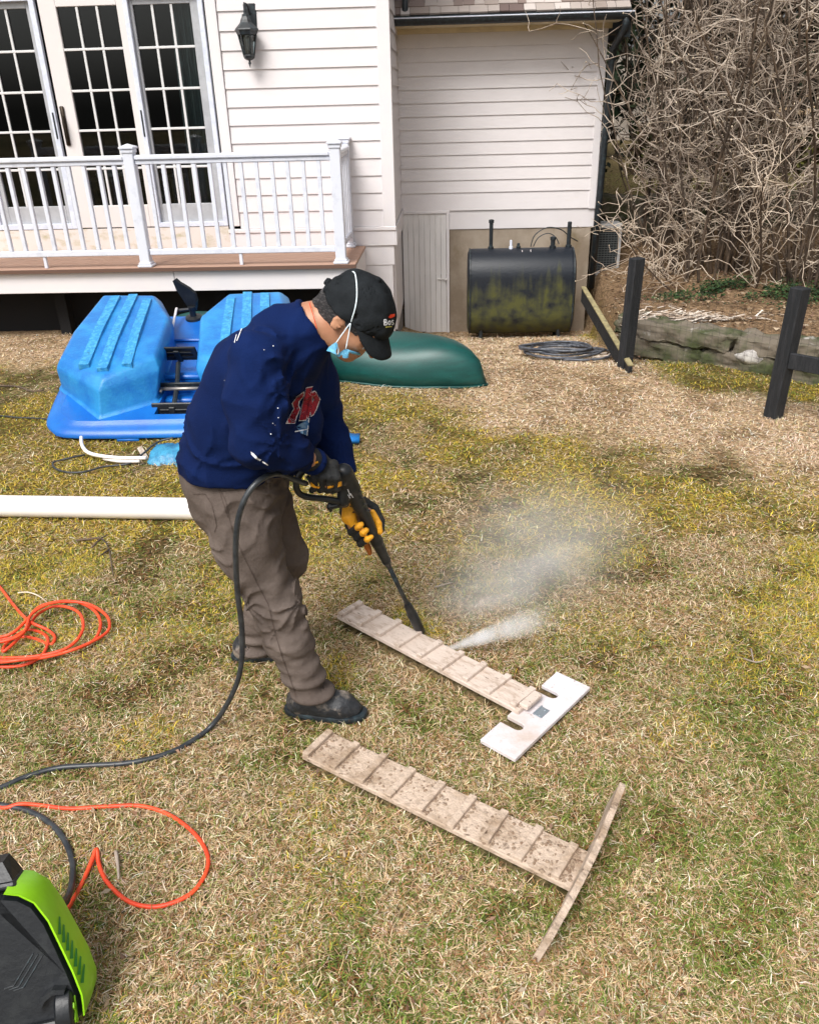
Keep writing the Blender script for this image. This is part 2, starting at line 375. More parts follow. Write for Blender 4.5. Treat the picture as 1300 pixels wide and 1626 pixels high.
        for ax in range(3):
            sl0 = [slice(None)] * 3; sl1 = [slice(None)] * 3; sl0[ax] = slice(0, -1); sl1[ax] = slice(1, None)
            a = ins[tuple(sl0)]; b = ins[tuple(sl1)]
            e = np.argwhere(a != b); flip = a[tuple(e.T)]
            o1, o2 = [(1, 2), (2, 0), (0, 1)][ax]
            ok = (e[:, o1] > 0) & (e[:, o2] > 0) & (e[:, o1] < n[o1] - 1) & (e[:, o2] < n[o2] - 1); e = e[ok]; flip = flip[ok]
            d1 = np.zeros(3, int); d1[o1] = 1; d2 = np.zeros(3, int); d2[o2] = 1
            q = np.stack([idx[tuple((e - d1 - d2).T)], idx[tuple((e - d2).T)], idx[tuple(e.T)], idx[tuple((e - d1).T)]], 1)
            q[~flip] = q[~flip][:, ::-1]; quads.append(q)
        q = np.concatenate(quads)
        for _ in range(smooth_it):   # one relaxation to hide the grid
            sm = np.zeros_like(vs); w = np.zeros(len(vs))
            for k in range(4):
                np.add.at(sm, q[:, k], vs[q[:, (k + 1) % 4]]); np.add.at(w, q[:, k], 1)
            vs = vs * .5 + .5 * sm / np.maximum(w, 1)[:, None]
        return link(name, np_mesh(name, vs, q), mat_, parent, True)
def inpoly(px, py, poly):
    r = False; j = len(poly) - 1
    for i in range(len(poly)):
        a, b = poly[i], poly[j]
        if (a[1] > py) != (b[1] > py) and px < (b[0] - a[0]) * (py - a[1]) / (b[1] - a[1]) + a[0]: r = not r
        j = i
    return r
def decal(field, polys, name, mat_, parent, off=.003, step=.6):
    """cloth print: cut out of the cloth's own surface and raised a few tenths of a millimetre"""
    vs = []; fs = []; cache = {}
    def vid(i, j):
        if (i, j) not in cache:
            h = field.hit(i * step, j * step, off=off); cache[(i, j)] = None if h is None else len(vs)
            if h is not None: vs.append(h)
        return cache[(i, j)]
    for poly in polys:
        x0 = int(min(p[0] for p in poly) / step) - 1; x1 = int(max(p[0] for p in poly) / step) + 2
        y0 = int(min(p[1] for p in poly) / step) - 1; y1 = int(max(p[1] for p in poly) / step) + 2
        for i in range(x0, x1):
            for j in range(y0, y1):
                if inpoly((i + .5) * step, (j + .5) * step, poly):
                    q = [vid(i, j), vid(i, j + 1), vid(i + 1, j + 1), vid(i + 1, j)]
                    if None not in q and max(np.linalg.norm(vs[q[k]] - vs[q[k - 1]]) for k in range(4)) < .009: fs.append(q)
    me = bpy.data.meshes.new(name); me.from_pydata([tuple(v) for v in vs], [], fs)
    return link(name, me, mat_, parent, True)

# ------------------------------------------------------------------ ground
def ss(a, b, x):
    t = np.clip((x - a) / (b - a), 0, 1); return t * t * (3 - 2 * t)
WA, WN = np.array([1.76, 6.50]), np.array([.545, .838])           # stone wall line and its normal
def zbase(x, y):
    x = np.asarray(x, float); y = np.asarray(y, float)
    z = -.17 * np.clip(y - 6.2, 0, 3.3) * ss(-1.0, .3, x)
    d = (x - WA[0]) * WN[0] + (y - WA[1]) * WN[1]
    xl = 1.72 + np.clip(y - 6.4, 0, 20) * .13
    bm_ = ss(.0, .12, x - xl) * ss(.17, .25, d)
    bank = .21 + .05 * np.clip(y - 6.5, 0, 4) - .28 * (1 - ss(2.3, 3.2, x)) * ss(7, 8.6, y) + .38 * ss(10.5, 10.75, y) + .015 * np.clip(y - 11, 0, 60)
    far = ss(14, 16, y) * (1 - bm_)
    return z * (1 - bm_) * (1 - far) + bank * bm_ + far * .3
def bank_mask(x, y):
    d = (x - WA[0]) * WN[0] + (y - WA[1]) * WN[1]; xl = 1.72 + np.clip(y - 6.4, 0, 20) * .13
    b = ss(.0, .12, x - xl) * ss(.1, .25, d) * (y < 30); f = ss(-.75, -.45, d + .25 * (fbm2(x, y, 3., 44) - .5)) * (1 - b) * ss(.05, .3, x - 1.75) * (y < 9)
    lw = b * ss(10.5, 10.75, y); return b * (1 - ss(10.5, 10.75, y)), lw, f
def zg(x, y):
    x = np.asarray(x, float); y = np.asarray(y, float)
    return zbase(x, y) + .022 * (fbm2(x, y, 2.2, 3) - .5) + .010 * (fbm2(x, y, 11., 5, 2) - .5)
def zz(x, y): return float(zg(np.array([x]), np.array([y]))[0])

def ground_tone(x, y):
    """weights: pale thatch, yellow moss, green grass, brown earth"""
    n1 = fbm2(x, y, 1.1, 11); n2 = fbm2(x, y, 2.6, 12); n3 = fbm2(x, y, 5.5, 13); n4 = fbm2(x, y, 3.3, 14)
    s = y - 5.75 + .80 * (x + .2)
    pale = ss(-.35, .45, s + (n2 - .5) * 1.6) * ss(-1.2, -.5, x) + ss(6.3, 7.2, y + (n2 - .5)) * (1 - ss(-2.6, -2, x))
    moss = (ss(-2.9, -.9, s) * ss(-.9, 0, x) + ss(2.3, 3.4, y) * (1 - ss(-.9, 0, x))) * ss(.42, .62, n2 * .6 + n4 * .4 + .04)
    moss = np.maximum(moss, .6 * ss(.60, .7, n4))
    green = ss(.46, .63, n3 * .6 + n1 * .4) * (1 - .75 * pale) + .25
    brown = ss(.53, .65, n1 * .35 + n3 * .65) * 1.3 + .08
    bankm, lawn, front = bank_mask(x, y)
    near = 1 - ss(1.7, 2.6, y + (n1 - .5) * 1.5)
    pale = np.clip(pale * (1 - front), 0, 1); moss = moss * (1 - .8 * near) + front * ss(.5, .7, n2) * .2
    green = green * (1 + .35 * near) + .9 * front + .5 * ss(.2, 1.3, x) * (1 - ss(2.0, 3.0, y)) * ss(.4, .6, n2)
    return pale, np.clip(moss * (1 - pale), 0, 1), np.clip(green + lawn * 4, 0, 5) * (1 - bankm), np.clip(brown + bankm * 2.5, 0, 3), lawn, bankm

def axis_pts(segs):
    out = []
    for a, b, st in segs: out += list(np.arange(a, b, st))
    out.append(segs[-1][1]); return np.array(out)
gx = axis_pts([(-300, -60, 40), (-60, -10, 5), (-10, -3.4, .3), (-3.4, 4.5, .05), (4.5, 12, .3), (12, 60, 4), (60, 300, 40)])
gy = axis_pts([(-60, -4, 7), (-4, .6, .4), (.6, 11.5, .05), (11.5, 20, .4), (20, 60, 4), (60, 400, 30)])
GX, GY = np.meshgrid(gx, gy, indexing='xy'); GZ = zg(GX, GY)
nx, ny = len(gx), len(gy); ij = np.arange((nx - 1) * (ny - 1)); r_, c_ = ij // (nx - 1), ij % (nx - 1); q0 = r_ * nx + c_
me = np_mesh('lawn', np.stack([GX.ravel(), GY.ravel(), GZ.ravel()], 1), np.stack([q0, q0 + 1, q0 + nx + 1, q0 + nx], 1))
pa, mo, gr, br, lw, bk = ground_tone(GX.ravel(), GY.ravel())
W4 = np.stack([pa * 1.6 + .15, mo * 1.5, gr * .6, br * .8], 1); W4 /= W4.sum(1, keepdims=True)
GC = W4 @ np.array([(.50, .36, .23), (.23, .165, .025), (.06, .08, .015), (.075, .038, .02)])
a = me.attributes.new('col', 'FLOAT_COLOR', 'POINT'); a.data.foreach_set('color', np.concatenate([GC, np.ones((len(GC), 1))], 1).astype(np.float32).ravel())
gm = attr_mat('turf soil', rough=.95, spec=.1); N = gm.node_tree.nodes; L = gm.node_tree.links
tc = N.new('ShaderNodeTexCoord'); n1 = N.new('ShaderNodeTexNoise'); n1.inputs['Scale'].default_value = 32; n1.inputs['Detail'].default_value = 10; n1.inputs['Roughness'].default_value = .72
L.new(tc.outputs['Object'], n1.inputs['Vector'])
rp = N.new('ShaderNodeValToRGB'); rp.color_ramp.elements[0].position = .36; rp.color_ramp.elements[0].color = (.22, .2, .18, 1); rp.color_ramp.elements[1].position = .66; rp.color_ramp.elements[1].color = (1.45, 1.4, 1.3, 1)
L.new(n1.outputs[0], rp.inputs[0]); mx = N.new('ShaderNodeMix'); mx.data_type = 'RGBA'; mx.blend_type = 'MULTIPLY'; mx.inputs['Factor'].default_value = 1
L.new(N['Attribute'].outputs['Color'], mx.inputs['A']); L.new(rp.outputs[0], mx.inputs['B']); L.new(mx.outputs['Result'], N['Principled BSDF'].inputs['Base Color'])
bp = N.new('ShaderNodeBump'); bp.inputs['Strength'].default_value = .9; bp.inputs['Distance'].default_value = .02; L.new(n1.outputs[0], bp.inputs['Height']); L.new(bp.outputs[0], N['Principled BSDF'].inputs['Normal'])
tag(link('ground', me, gm, None, True), kind='structure')

rng = np.random.default_rng(7)
KEEP_OUT = []      # oriented rectangles (cx, cy, ux, uy, half length, half width)
def blocked(x, y):
    b = np.zeros(len(x), bool)
    for cx, cy, ux, uy, hl, hw in KEEP_OUT:
        dx, dy = x - cx, y - cy; b |= (np.abs(dx * ux + dy * uy) < hl) & (np.abs(-dx * uy + dy * ux) < hw)
    return b
def blades(n, xr, yr, dens, lenr, wr, lift, cols, name, label, flat, seed):
    """curved two-segment blades; cols(x,y,u) -> rgb"""
    rg = np.random.default_rng(seed)
    y = rg.uniform(*yr, n); x = rg.uniform(-1, 1, n) * (xr[0] + xr[1] * y) + xr[2] * y
    u = rg.random(n); keep = (rg.random(n) < dens(x, y)) & ~blocked(x, y); x, y = x[keep], y[keep]; n = len(x)
    z = zg(x, y); ln = rg.uniform(*lenr, n) * (.7 + .6 * rg.random(n)); w = rg.uniform(*wr, n) * .5; w = w * np.clip(y / 2.5, 1, 3) ** .35
    az = rg.uniform(0, 2 * np.pi, n); el = np.abs(rg.normal(lift, flat, n)).clip(0.02, 1.45)
    bend = rg.normal(0, .5, n)
    d1 = np.stack([np.cos(az) * np.cos(el), np.sin(az) * np.cos(el), np.sin(el)], 1)
    el2 = el * .35 - .05; az2 = az + bend
    d2 = np.stack([np.cos(az2) * np.cos(el2), np.sin(az2) * np.cos(el2), np.sin(el2)], 1)
    s = np.stack([-np.sin(az), np.cos(az), np.zeros(n)], 1)
    b = np.stack([x, y, z + .002 + .006 * rg.random(n)], 1); mid = b + d1 * (ln * .5)[:, None]; tip = mid + d2 * (ln * .5)[:, None]
    tip[:, 2] = np.maximum(tip[:, 2], z + .001)
    W = w[:, None]
    vs = np.concatenate([b - s * W, b + s * W, mid + s * W * .85, mid - s * W * .85, tip], 0)
    k = np.arange(n); quads = np.stack([k, k + n, k + 2 * n, k + 3 * n], 1); tris = np.stack([k + 3 * n, k + 2 * n, k + 4 * n], 1)
    me = np_mesh(name, vs, [quads, tris]); c = cols(x, y, rg); set_face_cols(me, np.concatenate([c, c]))
    return tag(link(name, me, M['grassblade']), label, 'grass', kind='stuff')
PAL = np.array([(.70, .53, .33), (.50, .35, .19), (.31, .165, .07), (.66, .46, .06), (.46, .33, .04), (.085, .125, .02), (.19, .22, .045), (.20, .085, .03), (.88, .73, .54)])
def dead_cols(x, y, rg):
    pa, mo, gr, br, lw, bk = ground_tone(x, y); n = len(x)
    w = np.stack([.7 + 2.4 * pa, .9 + .8 * pa, .75 - .3 * pa, 1.15 * mo, 1.1 * mo, .50 * gr, .85 * gr, 1.1 * br, .30 + 1.5 * pa], 1)
    w *= (1 - lw[:, None] * .9 * np.array([1, 1, 1, 1, 1, 0, 0, 1, 1])); c = np.cumsum(w, 1); c /= c[:, -1:]
    i = (rg.random(n)[:, None] > c).sum(1).clip(0, 8); col = PAL[i] * rg.uniform(.6, 1.25, n)[:, None] * (1 + pa[:, None] * np.array([.12, .10, .18])) * (1 + .06 * rg.normal(size=(n, 3)))
    return col.clip(.01, .9)
def green_cols(x, y, rg):
    pa, mo, gr, br, lw, bk = ground_tone(x, y); n = len(x); g = np.array([(.07, .115, .014), (.13, .19, .028), (.23, .29, .06), (.60, .46, .055), (.44, .33, .04)])
    w = np.stack([.8 + 0 * x, 1.1 + 0 * x, .8 + lw * 2, 1.9 * mo, 1.5 * mo], 1); c = np.cumsum(w, 1); c /= c[:, -1:]
    i = (rg.random(n)[:, None] > c).sum(1).clip(0, 4); return (g[i] * rg.uniform(.7, 1.3, n)[:, None]).clip(.01, .8)
def in_house(x, y):    # under the house and deck
    return (y > 7.75) & (x < -.45) | (y > 8.2) & (x < -.05) | (y > 9.45) & (x < 2.2)
def dens_dead(x, y):
    pa, mo, gr, br, lw, bk = ground_tone(x, y)
    return np.where(in_house(x, y), 0, np.clip(.62 + .35 * pa + .1 * gr - .30 * br, 0.08, 1) * np.clip(3.6 / y, .12, 1.0)) * (1 - .8 * bk)
def dens_green(x, y):
    pa, mo, gr, br, lw, bk = ground_tone(x, y)
    return np.where(in_house(x, y), 0, np.clip(.36 * gr + .55 * mo - .2 * pa - .35 * br, 0, 1) * np.clip(3.6 / y, .12, 1.0)) * (1 - .9 * bk)

# ------------------------------------------------------------------ house
HYAW = math.radians(-3)
def H3(u, v, z):   # house frame to world
    return Vector((u * math.cos(HYAW) - v * math.sin(HYAW), 7.22 + u * math.sin(HYAW) + v * math.cos(HYAW), z))
house = empty('clapboard_house', (0, 7.22, 0), HYAW)
tag(house, 'cream white clapboard house with a tall gridded patio door and a lower shingled wing', 'house')
def clap(mb, u0, u1, v, lines, out=-1):
    """weatherboards: each board tilts out to its lower edge; lines = list of bottom edges, descending pairs"""
    for a, b in zip(lines[:-1], lines[1:]):   # a lower, b upper
        mb.add([(u0, v + out * .016, a), (u1, v + out * .016, a), (u1, v + out * .003, b + .008), (u0, v + out * .003, b + .008), (u0, v, a), (u1, v, a), (u1, v, b), (u0, v, b)],
               [(0, 1, 2, 3), (0, 4, 5, 1), (0, 3, 7, 4), (1, 5, 6, 2), (3, 2, 6, 7)])
VW = 1.0; VWG = 2.4
# main wing front wall: backing with the door opening, boards right of the casing
mb = MB(); rows = [.835] + [.835 + .1495 * k for k in range(1, 25)]
clap(mb, -1.60, -.215, VW, rows)
clap(mb, -1.60, -.215, VW + .012, [4.40, 4.5])
top_rows = [2.98 + .1495 * k for k in range(0, 11)]
clap(mb, -5.2, -1.60, VW, top_rows); clap(mb, -5.2, -4.02, VW, [.835 + .1495 * k for k in range(0, 15)])
mb.build('clapboards', M['siding'], house)
mb = MB(); mb.box(-1.60, -.15, VW + .001, VW + .14, -.4, 4.5); mb.box(-5.2, -1.60, VW + .001, VW + .14, 2.84, 4.5); mb.box(-5.2, -4.0, VW + .001, VW + .14, -.4, 2.84); mb.box(-4.0, -1.60, VW + .001, VW + .14, -.4, .80)
mb.box(-.17, -.13, VW + .14, 6, -.2, 4.5); mb.box(-5.2, -5.1, VW + .14, 6, -.4, 4.5); mb.box(-5.2, -.13, 6, 6.1, -.4, 4.5)
mb.build('wall', M['siding'], house)
# return side of the main wing
mb = MB()
for k in range(24):
    z = .835 + .1495 * k; mb.add([(-.114, VW + .06, z), (-.114, VWG, z), (-.127, VWG, z + .158), (-.127, VW + .06, z + .158)], [(0, 1, 2, 3)])
mb.build('side_clapboards', M['siding'], house)
mb = MB(); mb.bbox(-.225, -.108, VW - .03, VW + .07, .79, 4.5, .004); mb.build('corner_board', M['trim'], house)
mb = MB(); mb.bbox(-1.72, -.105, VW - .035, VW + .03, .795, .832, .005); mb.bbox(-1.72, -.115, VW - .022, VW + .03, .655, .793, .004); mb.bbox(-1.1, -.13, VW - .006, VW + .05, .47, .653, .003)
mb.bbox(-.115, -.10, VW - .02, VWG, .655, .83, .003)
mb.build('skirt_board', M['trim'], house)
mb = MB(); mb.box(-5.2, -1.72, VW - .02, VW + .0, .64, .86); mb.build('stained_skirt', M['stained_trim'], house)
mb = MB(); mb.box(-1.1, -.17, VW + .02, VW + .3, -.5, .47); mb.box(-.20, -.14, VW + .3, VWG, -.8, .655); mb.build('foundation', M['gravelstone'], house)
mb = MB(); mb.box(-5.0, -.66, .50, .54, -.4, .63); mb.box(-.66, -.62, .50, 1.01, -.4, .46); mb.build('underdeck_shade', M['dark_void'], house)  # black sheets added to stand in for the shade beneath the deck

# patio door, three units
def frame_rect(mb, u0, u1, z0, z1, w, v0, v1, c=.003):
    mb.bbox(u0, u0 + w, v0, v1, z0, z1, c); mb.bbox(u1 - w, u1, v0, v1, z0, z1, c); mb.bbox(u0 + w, u1 - w, v0, v1, z0, z0 + w, c); mb.bbox(u0 + w, u1 - w, v0, v1, z1 - w, z1, c)
mb = MB(); mb.bbox(-1.70, -1.605, VW - .028, VW + .05, .86, 2.98); mb.bbox(-4.02, -1.70, VW - .028, VW + .05, 2.80, 2.98); mb.build('door_casing', M['trim'], house)
def unit(name, u0, u1, g0, g1, framemat, v, label, zb=.87, zt=2.80, gz0=1.07, gz1=2.70):
    sash = MB(); sash.bbox(u0, g0, v, v + .045, zb, zt); sash.bbox(g1, u1, v, v + .045, zb, zt); sash.bbox(g0, g1, v, v + .045, zb, gz0); sash.bbox(g0, g1, v, v + .045, gz1, zt)
    o = sash.build(name, framemat, house)
    if label: o['label'] = label
    g = MB(); g.box(g0, g1, v + .024, v + .027, gz0, gz1); g.build('glass_pane', M['glassy'], o)
    mu = MB()
    for i in (1, 2):
        c = g0 + (g1 - g0) * i / 3; mu.bbox(c - .011, c + .011, v + .006, v + .022, gz0, gz1, .003)
    for j in range(1, 5):
        c = gz0 + (gz1 - gz0) * j / 5; mu.bbox(g0, g1, v + .004, v + .023, c - .010, c + .010, .003)
    mu.build('muntin_grid', M['muntin'], o)
    return o
dc = unit('patio_door', -3.165, -2.415, -3.01, -2.475, M['sash'], VW - .012, 'white glazed door with a dark pull handle')
dr = unit('side_light', -2.375, -1.765, -2.345, -1.84, M['sash_grey'], VW + .02, 'grey framed right-hand glazed panel')
dl = unit('side_light', -3.93, -3.235, -3.86, -3.29, M['sash_grey'], VW + .02, 'grey framed left-hand glazed panel')
mb = MB(); frame_rect(mb, -2.415, -1.72, .865, 2.80, .042, VW - .024, VW + .02); mb.build('door_frame', M['alu'], house)
mb = MB(); frame_rect(mb, -3.99, -3.195, .865, 2.80, .048, VW - .024, VW + .02); mb.build('door_frame', M['alu'], house)
for u in (-2.405, -3.225):
    mb = MB(); mb.bbox(u + .002, u + .016, VW - .03, VW - .024, 1.66, 1.88, .002); mb.build('latch', M['black_metal'], dr if u > -3 else dl)
mb = MB(); mb.bbox(-3.145, -3.105, VW - .03, VW - .0125, 1.60, 1.93, .008)
mb.tube([(-3.125, VW - .03, 1.84), (-3.118, VW - .07, 1.80), (-3.112, VW - .075, 1.72), (-3.12, VW - .06, 1.66), (-3.125, VW - .03, 1.64)], .009, 8); mb.build('handle', mat('bronze handle', (.03, .02, .012), .35, metal=.6), dc, True)
# room behind the glass
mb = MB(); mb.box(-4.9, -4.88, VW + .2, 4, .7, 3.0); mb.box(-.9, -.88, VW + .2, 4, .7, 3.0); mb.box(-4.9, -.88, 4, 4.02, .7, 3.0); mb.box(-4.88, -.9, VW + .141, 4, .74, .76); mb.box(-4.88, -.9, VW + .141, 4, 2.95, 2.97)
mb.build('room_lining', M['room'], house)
mb = MB(); pts = []
n = 70
for k in range(n + 1):
    t = k / n; pts.append((-2.06 + .36 * t, VW + .13 + .025 * math.sin(t * 34) + .012 * math.sin(t * 71 + 1)))
vs = [(u, v, 2.76) for u, v in pts] + [(u - (.02 if k < 8 else 0), v, .80) for k, (u, v) in enumerate(pts)]
mb.add(vs, [(k, k + 1, k + 2 + n, k + 1 + n) for k in range(n)]); cu = mb.build('curtain', M['curtain'], None, True)
cu.parent = None; cu.matrix_world = Matrix.Translation((0, 7.22, 0)) @ Matrix.Rotation(HYAW, 4, 'Z')
sol = cu.modifiers.new('thick', 'SOLIDIFY'); sol.thickness = .004
tag(cu, 'dark pleated curtain hanging behind the right-hand glass of the patio door', 'curtain')
for k, (uu, zz0, n_) in enumerate([(-2.86, 1.30, 3)]):
    mb = MB(); mb.bbox(uu - .22, uu + .62, VW + .17, VW + .6, zz0 - .03, zz0, .004); 
    for sx in (-.2, .58):
        for sy in (.19, .56): mb.bbox(uu + sx, uu + sx + .03, VW + sy, VW + sy + .03, .76, zz0 - .03, .003)
    t_ = mb.build('side_table', M['paper']); t_.matrix_world = cu.matrix_world.copy(); tag(t_, 'dim low table standing inside the room behind the door glass', 'table')
    mb = MB()
    for j in range(n_): mb.bbox(uu - .16 + .01 * j, uu + .22 - .012 * j, VW + .19, VW + .45, zz0 + .003 + j * .052, zz0 + .053 + j * .052, .02)
    b_ = mb.build('folded_blankets', M['blanket'], None, True, 50); b_.matrix_world = cu.matrix_world.copy(); tag(b_, 'folded grey blue blankets piled on the table behind the door glass', 'blanket')

# shingled wing
mb = MB(); rows = [.80 + .1255 * k for k in range(0, 15)]
rows[0] = .80; clap(mb, -.125, 1.93, VWG, [.80] + [.985 + .1262 * k for k in range(0, 13)]); mb.build('wing_clapboards', M['siding'], house)
mb = MB(); mb.box(-.125, 2.0, VWG + .001, VWG + .12, .60, 2.6); mb.box(1.93, 1.985, VWG + .12, 6, -.7, 2.62); mb.box(-.125, 1.99, 6.0, 6.1, -.7, 2.6); mb.build('wing_wall', M['siding'], house)
mb = MB(); mb.bbox(1.93, 2.005, VWG - .022, VWG + .05, .79, 2.50, .003); mb.build('wing_corner_board', M['trim'], house)
mb = MB(); mb.bbox(-.12, .405, VWG - .02, VWG + .02, .771, .80, .003); mb.bbox(.375, .405, VWG - .022, VWG + .02, -.8, .772, .003); mb.build('cellar_door_frame', M['trim'], house)
mb = MB(); mb.box(-.125, 2.04, VWG - .03, VWG + .05, 2.50, 2.565); mb.bbox(-.125, 2.08, VWG - .34, VWG - .03, 2.545, 2.56, .003); mb.build('soffit', M['cream'], house)
mb = MB(); mb.box(.405, 1.975, VWG + .012, VWG + .13, -.9, .798); mb.box(1.93, 1.995, VWG + .13, 6, -.9, .60); mb.build('wing_foundation', M['concrete'], house)
dcl = MB()
for k in range(8):
    a0 = -.12 + k * .0615; dcl.bbox(a0 + .001, a0 + .0605, VWG - .004, VWG + .03, -.75, .770, .0035)
dd = dcl.build('cellar_door', M['cellar'], house); dd['label'] = 'pale grey cellar door of vertical boards'
mb = MB(); mb.tube([(.27, VWG - .02, .06), (.36, VWG - .024, .06)], .006, 6); mb.lathe((.365, VWG - .03, .06), [(.003, -.02), (.014, -.016), (.014, .016), (.003, .02)], 10, 'Y'); mb.build('latch', M['sash'], dd)
# gutter: open half-round, black with a bright lip
mb = MB()
n = 10; prof = [(VWG - .345 - .055 + .055 * math.cos(math.pi + math.pi * k / n), 2.605 + .06 * math.sin(math.pi + math.pi * k / n)) for k in range(n + 1)]
prof2 = [(VWG - .40 + .051 * math.cos(math.pi + math.pi * k / n), 2.605 + .056 * math.sin(math.pi + math.pi * k / n)) for k in range(n + 1)]
poly = prof + prof2[::-1]
mb.prism(poly, lambda a, b: (-.13, a, b), lambda a, b: (2.17, a, b)); mb.build('gutter', M['black_metal'], house, False)
mb = MB(); mb.tube([(-.13, VWG - .455, 2.607), (2.17, VWG - .455, 2.607)], .006, 6); mb.build('gutter_lip', M['alu'], house)
mb = MB(); mb.tube(catmull([(2.10, VWG - .40, 2.56), (2.10, VWG - .39, 2.47), (2.07, VWG - .22, 2.38), (2.055, VWG - .10, 2.30), (2.05, VWG - .08, 2.1)], 5) + [(2.03, VWG - .08, 1.0), (2.01, VWG - .08, -.05)], .036, 10); mb.build('downspout', M['black_metal'], house, True)
mb = MB(); mb.tube([(-.02, VWG - .36, 2.60), (-.02, VWG - .30, 2.75), (-.03, VWG - .1, 3.3)], .03, 10); mb.build('roof_pipe', M['black_metal'], house, True)
# shingled roof: courses rise from the eave
mb = MB(); cols = []; rr = random.Random(4)
slope = math.radians(34)
for row in range(26):
    s0 = row * .125; u = -.13 - rr.random() * .1
    while u < 2.14:
        w = rr.uniform(.08, .2); u1 = min(u + w - .004, 2.16); ua = max(u, -.125)
        if u1 - ua > .01:
            def rpt(uu, s, h): return (uu, VWG - .39 + s * math.cos(slope) - h * math.sin(slope), 2.635 + s * math.sin(slope) + h * math.cos(slope))
            j = rr.uniform(-.006, .006); t = .016
            vs = [rpt(ua, s0 + j, 0), rpt(u1, s0 + j, 0), rpt(u1, s0 + j, t), rpt(ua, s0 + j, t), rpt(ua, s0 + .2, -.004), rpt(u1, s0 + .2, -.004), rpt(u1, s0 + .2, .002), rpt(ua, s0 + .2, .002)]
            mb.add(vs, [(0, 1, 2, 3), (3, 2, 6, 7), (0, 3, 7, 4), (1, 5, 6, 2), (0, 4, 5, 1)])
            g = rr.choice([(.30, .25, .22), (.22, .17, .15), (.38, .33, .30), (.15, .11, .10), (.50, .45, .42)]); cols += [g] * 5
        u += w
me = bpy.data.meshes.new('shingle_roof'); me.from_pydata(mb.v, [], mb.f); set_face_cols(me, np.array(cols)); link('shingle_roof', me, M['shingle'], house)
mb = MB(); mb.add([(-.13, VWG - .38, 2.60), (2.16, VWG - .38, 2.60), (2.16, VWG + 2.3, 4.4), (-.13, VWG + 2.3, 4.4)], [(0, 1, 2, 3)]); mb.box(-.13, 2.16, VWG - .39, VWG - .36, 2.57, 2.63); mb.box(2.10, 2.16, VWG - .36, 6, 2.4, 2.62)
mb.build('roof_deck', M['black_metal'], house)
mb = MB(); mb.box(-5.6, .15, .5, 6.4, 4.5, 4.6); mb.build('main_roof', M['concrete'], house)

# ------------------------------------------------------------------ deck with railing
deck = empty('balcony_deck', (0, 7.22, 0), HYAW); tag(deck, 'raised brown board deck edged with a white fascia and a white balustrade', 'deck')
mb = MB()
for k in range(7): mb.bbox(-5.2, -.405, -.02 + k * .142, .116 + k * .142, .632, .658, .004)
mb.build('deck_boards', M['deckboard'], deck)
mb = MB(); mb.bbox(-5.2, -2.005, .02, .045, .447, .628, .003); mb.bbox(-2.001, -.435, .02, .045, .447, .628, .003); mb.bbox(-.435, -.41, .02, .98, .447, .628, .003); mb.build('fascia', M['trim'], deck)
mb = MB(); mb.bbox(-5.2, -.40, -.026, -.021, .625, .657, .001); mb.build('edge_strip', mat('dark deck edge', (.12, .065, .045), .7), deck)
def rail_post(u, v, w=.088, zt=1.60):
    mb = MB(); h = w / 2; mb.bbox(u - h, u + h, v - h, v + h, .66, zt, .006)
    p = mb.build('railing_post', M['vinyl'], deck)
    mb = MB(); c = h + .018; mb.bbox(u - c, u + c, v - c, v + c, zt, zt + .018, .004); mb.add([(u - c + .006, v - c + .006, zt + .018), (u + c - .006, v - c + .006, zt + .018), (u + c - .006, v + c - .006, zt + .018), (u - c + .006, v + c - .006, zt + .018), (u, v, zt + .04)], [(0, 1, 4), (1, 2, 4), (2, 3, 4), (3, 0, 4)])
    mb.bbox(u - h - .008, u + h + .008, v - h - .008, v + h + .008, zt - .03, zt - .001, .004)
    mb.build('post_cap', M['vinyl'], p)
    mb = MB(); c = h + .02; mb.bbox(u - c, u + c, v - c, v + c, .659, .682, .006); mb.bbox(u - h - .009, u + h + .009, v - h - .009, v + h + .009, .682, .70, .005); mb.build('post_base', M['vinyl'], p)
POSTS = [(-2.236, .045), (-.530, .045), (-.555, .915), (-3.94, .045)]
for u, v in POSTS: rail_post(u, v)
def rail_run(u0, u1, v):
    mb = MB(); mb.bbox(u0, u1, v - .038, v + .038, 1.512, 1.552, .010); mb.bbox(u0, u1, v - .022, v + .022, 1.478, 1.511, .006); mb.build('top_rail', M['vinyl'], deck)
    mb = MB(); mb.bbox(u0, u1, v - .022, v + .022, .755, .805, .006); mb.build('bottom_rail', M['vinyl'], deck)
rail_run(-3.896, -2.281, .045); rail_run(-2.191, -.575, .045)
for u0, u1, n in ((-3.896, -2.281, 12), (-2.191, -.575, 12)):
    for k in range(n):
        u = u0 + (u1 - u0) * (k + .75) / (n + .5) ; mb = MB(); mb.bbox(u - .0165, u + .0165, .045 - .0165, .045 + .0165, .8055, 1.4775, .003); mb.build('baluster', M['vinyl'], deck)
mb = MB(); mb.bbox(-.577, -.50, .09, .87, 1.512, 1.552, .01); mb.bbox(-.565, -.52, .09, .87, 1.478, 1.511, .006); mb.build('top_rail', M['vinyl'], deck)
mb = MB(); mb.bbox(-.565, -.52, .09, .87, .755, .805, .006); mb.build('bottom_rail', M['vinyl'], deck)
for k in range(6):
    v = .15 + k * .13; mb = MB(); mb.bbox(-.559, -.526, v - .0165, v + .0165, .8055, 1.4775, .003); mb.build('baluster', M['vinyl'], deck)
for u in (-3.13, -1.40):
    mb = MB(); mb.bbox(u - .014, u + .014, .031, .059, .659, .7545, .003); mb.build('rail_foot', M['vinyl'], deck)
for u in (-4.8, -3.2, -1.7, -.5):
    mb = MB(); mb.box(u - .05, u + .05, .30, .40, -.3, .63); mb.build('support_post', M['dark_void'], deck)

